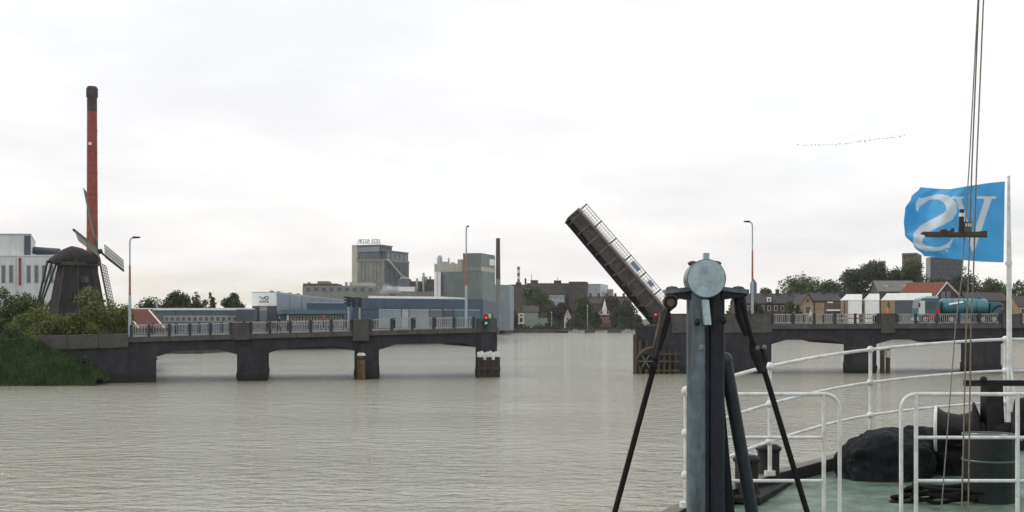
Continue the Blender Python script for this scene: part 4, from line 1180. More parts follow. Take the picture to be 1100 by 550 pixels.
mb = MB(); mb.tube([(x,D,PZ(300,D)),(x,D,PZ(257.5,D)),(x,D,PZ(256,D))],[0.9,0.75,0.8],14); mb.build('upper_shaft', M['brick_brown'], c2_)
D = 460
fp = Foot((531,D),(547.5,D),(552,D+25)); wb = thing('factory_building', 'plain pale grey shed right of the slim chimney', 'factory', (fp.m.x,D,GZ)); block(wb, fp, GZ, 306.5, 'greywall'); coping(wb, fp, PZ(306.5,D), 'galv', 0.1, 0.2)
for i in range(1,4): on_face(fp.l, fp.m, i/4, i/4+0.01, GZ, PZ(307,D), 0.05, 'galv', wb, 'panel_joint')

# --- brown brick works on the far bank
D = 640
bb = thing('brick_works', 'long brown brick works with flat roofs behind the trees of the far bank', 'factory', (PX(590,D),D,GZ))
for (x0,x1,x2,yt,mm,dd) in ((547,566,570,306.5,'brick_brown',0),(566,611,615,305,'brick_brown',6),(611,629.5,632,303.3,'brick_dark',-2),(586,606,608,318,'greywall',-8)):
    f2 = Foot((x0,D+dd),(x1,D+dd),(x2,D+dd+20)); block(bb, f2, GZ, yt, mm); coping(bb, f2, PZ(yt,D+dd), 'brick_dark' if mm != 'greywall' else 'galv', 0.2, 0.4)
    nx = int((x1-x0)/3.2)
    for r_ in range(2 if mm != 'greywall' else 1):
        for i in range(nx):
            u = (i+0.25)/nx; y0 = yt + 3.2 + r_*5.5
            window(f2.l, f2.m, u, u+0.5/nx, PZ(y0+3.0,D), PZ(y0,D), bb, 'frame' if mm == 'greywall' else 'brick_dark', 'glass_grey', 0.25)
for (x0,x1,y0,yt) in ((570,577,305,301.5),(595,602,305,301.8)):
    f2 = Foot((x0,D+7),(x1,D+7),(x1+1,D+12)); block(bb, f2, PZ(305.2,D+6), yt, 'brick_dark', 'roof_house'); coping(bb, f2, PZ(yt,D+7), 'brick_dark', 0.25, 0.3)
mb = MB(); q = P(557,306,D+5)
mb.tube([(q.x,q.y,PZ(307,D)),(q.x,q.y,PZ(303,D))],1.6,10); mb.build('stack_base', M['brick_dark'], bb)
for k in range(5):
    mb = MB(); mb.tube([(q.x,q.y,PZ(302.9-k*3.4,D)),(q.x,q.y,PZ(299.6-k*3.4,D))],0.75,10); mb.build('stack_ring', M['frame'] if k % 2 else M['rail_dark'], bb)
for px, yt in ((564.5,299),(571,294),(599,297.5)):
    q = P(px,yt,D+9); mb = MB(); mb.tube([(q.x,q.y,PZ(305,D)),(q.x,q.y,q.z)],0.5 if px < 570 else 0.14,8); mb.build('roof_stack', M['brick_dark'] if px < 570 else M['rail_dark'], bb)
D = 800
ap = thing('apartment_block', 'pale apartment block behind the tip of the raised leaf', 'apartment block', (PX(640,D),D,GZ))
f1 = Foot((629,D+2),(645,D),(653,D+30)); block(ap, f1, GZ, 305.5, 'greywall'); on_face(f1.m, f1.r, 0, 1, GZ, PZ(305.6,D), 0.1, 'whitewall', ap, 'side_face')
coping(ap, f1, PZ(305.5,D), 'galv', 0.2, 0.4)
for r_ in range(6):
    for i in range(6):
        window(f1.l, f1.m, (i+0.2)/6, (i+0.78)/6, PZ(309.4+r_*3.1,D), PZ(307.4+r_*3.1,D), ap, 'whitewall', 'glass_grey', 0.2)
    for i in range(3):
        window(f1.m, f1.r, (i+0.3)/3, (i+0.7)/3, PZ(309.4+r_*3.1,D), PZ(307.4+r_*3.1,D), ap, 'frame', 'glass_grey', 0.2)
f1 = Foot((652,D+4),(657,D+3),(659,D+20)); block(ap, f1, GZ, 310.5, 'silo', 'wing')

# --- houses and small things on the far bank
D = 512
hz, a, b, n, ze, zr = gable_house('villa', 'pale green waterside house with cream balcony front and dark hipped roof', 'house', (562.5,D),(578,D), 8.0, GZ, 335, 328.5, 'stucco_g', 'roof_dark', False)
f2 = Foot((556.8,D-0.5),(563,D-0.6),(564,D+6)); block(hz, f2, GZ, 336.5, 'cream', 'balcony_bay')
for y0, y1 in ((346.5,341),(340,337.6),(353,348.5)):
    window(f2.l, f2.m, 0.2, 0.8, PZ(y0,D), PZ(y1,D), hz, 'cream', 'glass', 0.15)
on_face(f2.l, f2.m, -0.05, 1.05, PZ(348.2,D), PZ(347.2,D), 0.8, 'frame', hz, 'balcony')
f2 = Foot((578,D+1),(587.5,D+1),(588,D+7)); block(hz, f2, GZ, 341.5, 'stucco_g', 'side_wing')
window(a, b, 0.3, 0.46, PZ(352,D), PZ(349.8,D), hz, 'stucco_g', 'glass'); window(a, b, 0.62, 0.8, PZ(345,D), PZ(340.5,D), hz, 'stucco_g', 'stucco_g')
D = 530
hw_, a, b, n, ze, zr = gable_house('house', 'little white gabled house among the trees of the far bank', 'house', (606.5,D),(613,D), 5.0, GZ, 340.5, 333, 'cream', 'roof_dark', True, 'frame')
window(a, b, 0.25, 0.75, PZ(344,D), PZ(341,D), hw_, 'frame', 'glass', 0.2); window(a, b, 0.38, 0.62, PZ(339.5,D), PZ(337,D), hw_, 'frame', 'glass', 0.2)
D = 545
hb_, a, b, n, ze, zr = gable_house('house', 'small red brick house with white spired turret near the raised leaf', 'house', (643,D),(656.5,D), 7.0, GZ, 338, 330, 'brick_red', 'roof_dark', True, 'frame')
q = P(649.5,337,D-0.5)
mb = MB(); mb.tube([(q.x,q.y,PZ(338,D)),(q.x,q.y,PZ(331,D)),(q.x,q.y,PZ(330,D)),(q.x,q.y,PZ(321.5,D))],[1.0,1.0,0.8,0.06],8); mb.build('turret', M['frame'], hb_)
for u in (0.15,0.4,0.65): window(a, b, u, u+0.18, PZ(346,D), PZ(341,D), hb_, 'frame', 'glass', 0.15)
on_face(a, b, -0.05, 1.05, PZ(338.6,D), PZ(337.2,D), 0.4, 'frame', hb_, 'balcony')
D = 560
hr_, a, b, n, ze, zr = gable_house('terrace', 'row of low brown roofs behind the trees left of the raised leaf', 'house', (630,D+20),(678,D+20), 10.0, GZ, 326, 318.5, 'brick_brown', 'roof_dark', False)
for px in (634,643,652,661,670): chimney_on(hr_, px, D+24, 321, 315.5, 1.1)
D = 508
for px, top in ((551.5,333),(592.5,336),(631,329)):
    q = P(px,top,D); mb = MB(); mb.tube([(q.x,q.y,GZ),(q.x,q.y,q.z)],[0.16,0.10],8)
    o = mb.build('lamp_post', M['galv']); tag(o, {551.5:'thin pale pole on the far bank left of the pale green house', 592.5:'thin pale pole on the far bank right of the pale green house', 631:'tallest thin pale pole on the far bank, left of the turret house'}[px], 'pole', 'thin poles on the far bank')
    mb = MB(); mb.ball((q.x,q.y,q.z+0.15),0.28,8); mb.build('lamp_globe', M['frame'], o)
def small_boat(label, px, D, L_=6.0, cab=True, m='boat'):
    c = Vector((PX(px,D),D,0)); s = thing('moored_boat', label, 'boat', c, 'small boats moored at the far bank')
    prof = [(-L_/2,0.55,0.9),(-L_/4,0.95,0.8),(L_/6,0.95,0.85),(L_/2.4,0.5,1.0),(L_/2,0.04,1.1)]
    vv, ff = [], []
    for x_, wd, zt__ in prof:
        vv += [c+Vector((x_,-wd,zt__)), c+Vector((x_*0.95,-wd*0.6,-0.2)), c+Vector((x_*0.95,wd*0.6,-0.2)), c+Vector((x_,wd,zt__))]
    for i in range(4):
        for k in range(3): ff.append((i*4+k,i*4+k+1,(i+1)*4+k+1,(i+1)*4+k))
        ff.append((i*4+3,i*4,(i+1)*4,(i+1)*4+3))
    ff += [(0,1,2,3),(16,17,18,19)]
    mb = MB(); mb.add(vv, ff); mb.build('hull', M[m], s)
    if cab:
        mb = MB(); mb.hexa([c+Vector(q) for q in ((-1.4,-0.6,0.8),(0.9,-0.6,0.8),(0.9,0.6,0.8),(-1.4,0.6,0.8))],[c+Vector(q) for q in ((-1.2,-0.5,1.6),(0.4,-0.5,1.6),(0.4,0.5,1.6),(-1.2,0.5,1.6))]); cc = mb.build('cabin', M['boat'], s)
        mb = MB(); mb.box(c+Vector((-1.0,-0.63,1.05)), c+Vector((0.3,-0.56,1.4))); mb.build('cabin_window', M['glass'], cc)
small_boat('white cabin boat moored below the little white gabled house', 619, 500, 7, True)
small_boat('open white boat moored left of the turret house', 646, 499, 5, False)
small_boat('dark open boat moored right of the pale green house', 604, 500, 6, False, 'timber_wet')
small_boat('white cabin boat moored close to the pivot pier of the bridge', 675, 499, 5.5, True)
small_boat('dark open boat at the far bank below the dark round tree', 546, 499, 6, False, 'timber_wet')
G = 'trees along the far bank'
for lab, px, D_, w_, top, lf_, shp, n_ in (
    ('dark round tree at the far bank beside the end of the left approach',543.5,512,18,320,'leafB','round',2400),
    ('broad tall green tree behind the pale green house',574,545,34,308,'leafA','round',3400),
    ('light green tree against the brick works right of the broad tree',592,560,18,322,'leafA','round',1500),
    ('purple leaved tree right of the broad tall tree',604,540,22,325,'leafD','round',1800),
    ('tall green tree right of the purple leaved tree on the far bank',626,535,24,317,'leafA','round',2600),
    ('dark green tree between the turret house and the raised leaf',672,520,30,323,'leafB','round',2800),
    ('rust brown leaved tree behind the turret house',657,570,26,318,'leafD','round',1900),
    ('small dark tree left of the turret house',638,525,16,335,'leafB','round',1300),
    ('pale green shrub tree at the foot of the tower block',515,330,30,326,'leafC','round',1700),
    ('dark shrub tree on the far bank right of the little white house',616,520,16,341,'leafB','round',1100),
    ('low green shrub tree right of the pale green house',594,512,16,343,'leafA','round',1100),
    ('low dark shrub tree below the raised leaf beside the pivot pier',684,512,14,338,'leafB','round',1000),
    ('small green tree at the far bank left of the pale green house',553,520,10,336,'leafA','round',900)):
    tree(lab, px, D_, w_, top, 1.4, lf_, shp, n_, group=G, low=0.08)
# undergrowth along the far bank
v, f = [], []; rg = random.Random(8)
for _ in range(5200):
    px = rg.uniform(536, 700); D_ = rg.uniform(506, 512); hgt = abs(rg.gauss(0, 1.1)) * (0.6 + 0.5*math.sin(px*0.35))
    p = Vector((PX(px,D_), D_, 1.5 + max(0,hgt))); s = rg.uniform(0.3,0.8)
    a = Vector((rg.gauss(0,1),rg.gauss(0,1),rg.gauss(0,1))).normalized(); x = a.orthogonal().normalized(); y = a.cross(x); o = len(v)
    v += [p-x*s*0.5, p-y*s*0.35, p+x*s*0.5, p+y*s*0.35]; f.append((o,o+1,o+2,o+3))
me = bpy.data.meshes.new('undergrowth'); me.from_pydata([tuple(q) for q in v], [], f); me.materials.append(M['leafB'])
uo = bpy.data.objects.new('undergrowth', me); COL.objects.link(uo); uo['kind'] = 'stuff'; tag(uo, 'dark green undergrowth along the water edge of the far bank', 'undergrowth')

# ------------------------------------------------------------------ right bank
D = 366
ht_, a, b, n, ze, zr = gable_house('brick_house', 'long dark-roofed brick house row left of the tan gabled house', 'house', (792,D+6),(861,D+6), 10.0, GZ, 326, 315.5, 'brick_dark', 'roof_dark', False)
for px in (822,835,848): chimney_on(ht_, px, D+10, 318, 311.5 if px == 835 else 314, 1.0)
for px in (826,856):
    f2 = Foot((px-2.4,D+4),(px+2.4,D+4),(px+2.6,D+9)); block(ht_, f2, PZ(324,D), 319.2, 'frame' if px < 830 else 'greywall', 'dormer')
    window(f2.l, f2.m, 0.2, 0.8, PZ(323.4,D), PZ(320.2,D), ht_, 'frame', 'glass', 0.12)
for i in range(9):
    window(a, b, 0.06+i*0.103, 0.06+i*0.103+0.05, PZ(334,D), PZ(328,D), ht_, 'frame' if i % 3 else 'cream', 'glass', 0.12)
D = 358
tg, a, b, n, ze, zr = gable_house('brick_house', 'tan brick house with pointed gable facing the river', 'house', (861,D),(874.2,D), 12.0, GZ, 326.5, 316.3, 'brick_tan', 'roof_dark', True)
window(a, b, 0.38, 0.62, PZ(325,D), PZ(321,D), tg, 'brick_tan', 'glass', 0.1); window(a, b, 0.28, 0.78, PZ(337,D), PZ(328.5,D), tg, 'frame', 'glass', 0.12)
h3, a, b, n, ze, zr = gable_house('brick_house', 'low house with brown tiled roof and tan wall right of the tan gable', 'house', (874.6,D+1),(903,D+1), 9.0, GZ, 323, 315, 'brick_brown', 'roof_dark', False)
on_face(a, b, 0.02, 0.37, GZ, PZ(325.5,D), 0.2, 'brick_tan', h3, 'tan_wall'); window(a, b, 0.10, 0.24, PZ(333,D), PZ(327,D), h3, 'frame', 'glass', 0.35)
on_face(a, b, 0.45, 0.95, PZ(334,D), PZ(332.4,D), 1.2, 'roof_white', h3, 'porch_roof'); on_face(a, b, 0.5, 0.7, PZ(325.5,D), PZ(324,D), 0.3, 'frame', h3, 'dormer_strip')
chimney_on(h3, 884, D+5, 317, 312.5, 0.9); chimney_on(h3, 895, D+5, 317, 313, 0.9)
# distant church tower
D = 700
ct = thing('church_tower', 'small distant tower with pointed top behind the rightmost street lamp', 'tower', (PX(809.5,D),D,GZ))
f2 = Foot((805.8,D+1),(812,D),(813,D+4)); block(ct, f2, GZ, 304, 'silo_dark')
cc = (f2.l+f2.m+f2.r+f2.b)/4; mb = MB(); mb.add([p+up*PZ(304,D) for p in (f2.l,f2.m,f2.r,f2.b)]+[cc+up*PZ(299,D)], [(0,1,4),(1,2,4),(2,3,4),(3,0,4),(3,2,1,0)]); mb.build('spire', M['roof_dark'], ct)

# white roofed quay sheds
def quay_shed(label, x0, xm, x1, D, yt, side_m, tan_w, dep=9):
    """shed turned to face down the river toward the bridge opening"""
    s = thing('quay_shed', label, 'shed', (PX((x0+x1)/2,D),D,GZ), 'white roofed sheds on the right bank')
    fd = Vector((0.957,-0.29,0)); n = Vector((0.29,0.957,0)); k1 = (x1-CX)/F
    a = V2(x0,D); b = a + fd*((k1*a.y-a.x)/(fd.x-k1*fd.y))
    ze = PZ(322.5,D); zt__ = PZ(yt,D); h = lambda p, z: Vector((p.x,p.y,z))
    c4 = (a, b, b+n*dep, a+n*dep)
    mb = MB(); mb.hexa([h(p,GZ) for p in c4],[h(p,ze) for p in c4]); mb.build('wall', M[side_m], s)
    u = (tan_w-x0)/(x1-x0)
    on_face(a, b, 0.0, u, GZ, ze-0.02, 0.12, 'brick_tan', s, 'tan_panel')
    on_face(a, b, u*0.45, u*0.62, GZ, ze-0.3, 0.2, 'brick_brown', s, 'door_post')
    mb = MB(); ch_ = 1.6; ov = 0.2
    e4 = (a-fd*ov-n*ov, b+fd*0.05-n*ov, b+fd*0.05+n*dep, a-fd*ov+n*dep)
    r4 = (a+fd*ch_+n*0.7, b+n*0.7, b+n*(dep-0.5), a+fd*ch_+n*(dep-0.5))
    mb.hexa([h(p,ze+0.003) for p in e4],[h(p,zt__) for p in r4]); mb.build('roof', M['roof_white'], s)
    return s
quay_shed('leftmost white roofed shed on the right bank, half tan and half white', 903, 911, 925.8, 352, 316, 'roof_white', 911)
quay_shed('middle white roofed shed on the right bank with white front', 927.6, 930, 944.6, 352, 315.5, 'roof_white', 929)
quay_shed('longest white roofed shed on the right bank with dark grey side', 946.6, 961, 1001, 350, 315, 'darkwall', 961.5)
# red roofed house and grey roofed house
D = 372
gr, a, b, n, ze, zr = gable_house('house', 'grey roofed house with white dormers behind the white sheds', 'house', (944,D+14),(984,D+14), 10.0, GZ, 313, 301.5, 'brick_brown', 'roof_grey', False)
for px in (952,972):
    f2 = Foot((px-1.8,D+16),(px+1.8,D+16),(px+2,D+20)); block(gr, f2, PZ(313,D), 306.5, 'frame', 'dormer'); window(f2.l, f2.m, 0.25, 0.75, PZ(312,D), PZ(308,D), gr, 'frame', 'glass', 0.1)
# ridge runs back to the left: gable corner nearest
Dg = 362
g0, g1 = V2(1003.5,Dg), V2(1030,Dg+2); dv = (g1-g0); nb = Vector((-0.86,0.50,0)).normalized()
rh = thing('house', 'brick house with bright red tiled roof and white bargeboards above the tanker truck', 'house', ((g0+g1)/2 + up*GZ))
ze, zr = PZ(318.5,Dg), PZ(303.5,Dg); dep = 10.5
mid = (g0+g1)/2 - dv*0.06
mb = MB(); mb.prism([g0+up*GZ,g1+up*GZ,g1+up*ze,mid+up*zr,g0+up*ze], nb*dep); mb.build('wall', M['brick_dark'], rh)
for cnr in (g0, g1):
    ev = cnr + up*ze; m_ = mid + up*zr; dirv = (ev-m_).normalized(); ev2 = ev + dirv*0.5; o_ = -nb*0.35
    nn_ = (ev2-m_).cross(nb).normalized(); nn_ = nn_ if nn_.z > 0 else -nn_
    q4 = [m_+o_, ev2+o_, ev2+nb*(dep+0.3), m_+nb*(dep+0.3)]
    mb = MB(); mb.hexa([p+nn_*0.01 for p in q4],[p+nn_*0.25 for p in q4]); mb.build('roof_slope', M['roof_red'], rh)
    mb = MB(); mb.bar(m_+o_*1.3+up*0.1, ev2+o_*1.3+up*0.1, 0.18, 0.5, up=nb); mb.build('bargeboard', M['frame'], rh)
for u in (0.3,0.52): window(g0, g1, u, u+0.12, PZ(321,Dg), PZ(313.5,Dg), rh, 'galv', 'glass_grey', 0.12)
# slate blocks and towers behind
D = 470
db = thing('office_block', 'dark slate office block behind the flag and the trees', 'office block', (PX(1016,D),D,GZ))
f2 = Foot((995,D+8),(999.5,D),(1034,D+6)); block(db, f2, GZ, 277, 'darkwall'); on_face(f2.l, f2.m, 0, 1, GZ, PZ(277,D), 0.15, 'silo', db, 'pale_end'); coping(db, f2, PZ(277,D), 'darkwall', 0.15, 0.3)
for r_ in range(4):
    for i in range(8): window(f2.m, f2.r, 0.05+i*0.118, 0.05+i*0.118+0.085, PZ(284.5+r_*5.6,D), PZ(281+r_*5.6,D), db, 'darkwall', 'glass', 0.15)
D = 520
db = thing('office_block', 'olive brown flat roofed block showing left below the flag', 'office block', (PX(978,D),D,GZ))
f2 = Foot((969,D+3),(985,D),(990,D+20)); block(db, f2, GZ, 273, 'brick_brown'); coping(db, f2, PZ(273,D), 'silo', 0.2, 0.6)
for r_ in range(3):
    for i in range(4): window(f2.l, f2.m, 0.08+i*0.23, 0.08+i*0.23+0.15, PZ(281+r_*6,D), PZ(277.5+r_*6,D), db, 'silo', 'glass_grey', 0.2)
D = 560
f2 = Foot((944.5,D+1),(950.5,D),(951.5,D+8)); tw2 = thing('tower', 'small pale square tower top showing behind the big dark tree', 'tower', (PX(947,D),D,GZ)); block(tw2, f2, GZ, 281, 'silo'); coping(tw2, f2, PZ(281,D), 'galv', 0.15, 0.4)
for r_ in range(2): window(f2.l, f2.m, 0.3, 0.7, PZ(286+r_*5,D), PZ(283.5+r_*5,D), tw2, 'silo', 'glass', 0.2)
D = 352
hx, a, b, n, ze, zr = gable_house('house', 'dark low house with brown roof behind the rear of the tanker truck', 'house', (1040,D+6),(1082,D+6), 8.0, GZ, 323, 314.5, 'brick_dark', 'roof_dark', False)
for i in range(4): window(a, b, 0.1+i*0.23, 0.2+i*0.23, PZ(332,D), PZ(326,D), hx, 'frame', 'glass', 0.12)
hx2, a, b, n, ze, zr = gable_house('house', 'small tan house at the right edge behind the railing', 'house', (1094,D),(1118,D), 8.0, GZ, 329, 318, 'brick_tan', 'roof_dark', False)
for i in range(3): window(a, b, 0.1+i*0.3, 0.3+i*0.3, PZ(337,D), PZ(331,D), hx2, 'frame', 'glass', 0.12)
G = 'trees on the right bank'
for lab, px, D_, w_, top, lf_, n_ in (
    ('broad round tree behind the tan gabled house',861,410,66,293,'leafA',3800),
    ('tall dark tree behind the white roofed sheds, left of its twin',917,400,50,288,'leafB',3000),
    ('tallest dark tree behind the white roofed sheds',937,404,58,280.5,'leafB',3800),
    ('brown-green tree in front of the olive block below the flag',978,420,50,277,'leafA',4200),
    ('dark green tree right of the red roofed house',1038,400,56,293,'leafB',3200),
    ('dark tree filling the gap behind the tanker truck',1012,430,52,297,'leafB',2400),
    ('green tree left of the flagpole on the right bank',1066,392,44,299,'leafA',2800),
    ('green tree right of the flagpole at the right edge',1094,372,44,301,'leafA',3400),
    ('small round tree behind the rightmost street lamp',822,420,22,309,'leafA',1300),
    ('small tree just behind the left end of the house row',795,420,26,312,'leafB',1300),
    ('low green garden tree in front of the house row',848,360,16,323,'leafA',1200),
    ('low dark garden tree between the house row and tan gable',857,357,10,328,'leafB',800),
    ('tree at the right edge beyond the small tan house',1122,380,40,297,'leafB',2200),
    ('green tree behind the right end of the tan and brown houses',892,412,34,301,'leafA',2200),
    ('dark green tree filling the gap left of the grey roofed house',960,398,30,290,'leafB',2000),
    ('low garden tree behind the solid parapet near the lamp',812,362,18,325,'leafB',1100)):
    tree(lab, px, D_, w_, top, 1.5, lf_, 'round', n_, group=G, low=0.12)
# ------------------------------------------------------------------ tanker truck on the right approach
D = 138.0
tz = RB.z(RB.t(1030)) + 0.002
x0 = PX(987.0, D); sc = D/F
tk = thing('tanker_truck', 'teal tanker truck with red stripe driving left over the bridge', 'truck', (PX(1030,D),D+1.2,tz))
def tx_(px): return PX(px, D)
W = 2.4; y0, y1 = D, D+W
def ztk(py): return PZ(py, D)
cab = [(987.0,346),(987.0,331),(988.2,322.5),(991,320.2),(1009.2,320.2),(1010,346)]
mb = MB(); mb.prism([(tx_(a), y0, max(ztk(b_), tz+0.45)) for a, b_ in cab], (0,W,0)); cabo = mb.build('cab', M['teal'], tk, bevel=0.06)
mb = MB(); mb.prism([(tx_(a), y0-0.02, ztk(b_)) for a, b_ in ((987.0,338),(987.0,326),(988.4,323),(993.5,323),(993.5,338))], (0,0.05,0)); mb.build('white_front_panel', M['truck_white'], cabo)
mb = MB(); mb.prism([(tx_(a), y0-0.04, ztk(b_)) for a, b_ in ((995,332),(995.3,324.2),(1005,324.2),(1005,331))], (0,0.06,0)); mb.build('side_window', M['glass'], cabo)
mb = MB(); mb.hexa([(tx_(986.8),y0+0.15,ztk(331)),(tx_(987.6),y0+0.15,ztk(331)),(tx_(987.6),y1-0.15,ztk(331)),(tx_(986.8),y1-0.15,ztk(331))],
                   [(tx_(988.0),y0+0.2,ztk(323)),(tx_(988.6),y0+0.2,ztk(323)),(tx_(988.6),y1-0.2,ztk(323)),(tx_(988.0),y1-0.2,ztk(323))]); mb.build('windscreen', M['glass'], cabo)
mb = MB(); mb.prism([(tx_(a), y0-0.05, ztk(b_)) for a, b_ in ((993,343),(1004.5,336.5),(1004.8,331.8),(1009,331.4),(1009,337),(1005,339.5),(993,345))], (0,0.04,0)); mb.build('red_stripe', M['red'], cabo)
mb = MB(); mb.hexa([(tx_(993),y0+0.2,ztk(320.1)),(tx_(1009),y0+0.2,ztk(320.1)),(tx_(1009),y1-0.2,ztk(320.1)),(tx_(993),y1-0.2,ztk(320.1))],
                   [(tx_(997),y0+0.3,ztk(318)),(tx_(1008.5),y0+0.3,ztk(318)),(tx_(1008.5),y1-0.3,ztk(318)),(tx_(997),y1-0.3,ztk(318))]); mb.build('roof_deflector', M['galv'], cabo)
mb = MB(); mb.box((tx_(986.2),y0-0.3,ztk(330)),(tx_(987.6),y0-0.08,ztk(325.5))); mb.build('mirror', M['black'], cabo)
mb = MB(); mb.box((tx_(986.3),y0+0.05,tz+0.3),(tx_(989),y1-0.05,tz+0.72)); bp_ = mb.build('bumper', M['galv'], cabo)
for yy in (y0+0.1, y1-0.45):
    mb = MB(); mb.box((tx_(986.1),yy,tz+0.42),(tx_(986.5),yy+0.35,tz+0.6)); mb.build('headlight', M['frame'], bp_)
mb = MB(); mb.box((tx_(1004),y0+0.55,tz+0.55),(tx_(1076),y1-0.55,tz+0.85)); mb.build('chassis', M['black'], tk)
zc_ = ztk(329.3); ry = 0.98; rz = 0.93
pts = [(1013.5,0.55),(1014.6,0.88),(1016.5,1.0),(1039,1.0),(1061,1.0),(1063,0.88),(1064,0.55)]
vv, ff = [], []; K = 24
for a, k_ in pts:
    for j in range(K):
        t = 2*math.pi*j/K; vv.append((tx_(a), (y0+y1)/2 + ry*k_*1.18*math.cos(t), zc_ + rz*k_*math.sin(t)))
for i in range(len(pts)-1):
    for j in range(K): ff.append((i*K+j,i*K+(j+1)%K,(i+1)*K+(j+1)%K,(i+1)*K+j))
ff += [tuple(range(K)), tuple(range((len(pts)-1)*K,len(pts)*K))]
mb = MB(); mb.add(vv, ff, True); tko = mb.build('tank', M['teal_light'], tk)
for a in (1025,1037.5,1050):
    mb = MB(); ring_ = []
    for j in range(K+1):
        t = 2*math.pi*j/K; ring_.append((tx_(a), (y0+y1)/2 + (ry*1.18+0.02)*math.cos(t), zc_ + (rz+0.02)*math.sin(t)))
    mb.tube(ring_, 0.05, 6, cap=False); mb.build('tank_band', M['teal'], tko)
mb = MB(); mb.hexa([(tx_(1019.5),y0-0.03,ztk(327.5)),(tx_(1034),y0-0.03,ztk(325.3)),(tx_(1034),y0+0.3,ztk(325.3)),(tx_(1019.5),y0+0.3,ztk(327.5))],
                   [(tx_(1020),y0+0.12,ztk(325.7)),(tx_(1035.5),y0+0.12,ztk(323.4)),(tx_(1035.5),y0+0.4,ztk(323.4)),(tx_(1020),y0+0.4,ztk(325.7))]); mb.build('white_name_panel', M['truck_white'], tko)
mb = MB()
for yy in (y0+0.75, y1-0.75): mb.tube([(tx_(1017),yy,ztk(319.2)),(tx_(1060),yy,ztk(319.2))], 0.03, 6)
for a in (1018,1032,1046,1059): mb.box((tx_(a)-0.03,y0+0.74,ztk(320.6)),(tx_(a)+0.03,y0+0.78,ztk(319.2)))
mb.build('walkway_rail', M['teal'], tko)
mb = MB(); mb.tube([(tx_(1056),(y0+y1)/2,ztk(321)),(tx_(1056),(y0+y1)/2,ztk(318.8))], 0.3, 10); mb.build('manhole', M['teal'], tko)
mb = MB(); mb.box((tx_(1065),y0+0.2,tz+0.85),(tx_(1076),y1-0.2,ztk(324.5))); rr_ = mb.build('pump_cabinet', M['teal'], tk, bevel=0.06)
mb = MB(); mb.tube([(tx_(1066),y0+0.1,ztk(335)),(tx_(1070),y0,ztk(330)),(tx_(1075),y0+0.1,ztk(328))], 0.1, 8); mb.build('hose', M['rubber'], rr_)
mb = MB(); mb.box((tx_(1031),y0+0.15,tz+0.55),(tx_(1041),y0+0.5,ztk(336.5))); mb.build('hose_locker', M['teal'], tk)
for a in (994,1022,1056,1068):
    for yy in (y0, y1-0.3):
        c = Vector((tx_(a), yy, tz+0.5))
        mb = MB(); mb.tube([c, c+Vector((0,0.3,0))], 0.5, 18); wo = mb.build('wheel', M['rubber'], tk)
        mb = MB(); mb.tube([c+Vector((0,-0.015,0)), c+Vector((0,0.315,0))], 0.28, 12); mb.build('rim', M['galv'], wo)
for a in (1022,1056,1068):
    mb = MB(); mb.box((tx_(a)-0.6,y0-0.02,tz+1.05),(tx_(a)+0.6,y0+0.4,tz+1.12)); mb.build('mudguard', M['black'], tk)

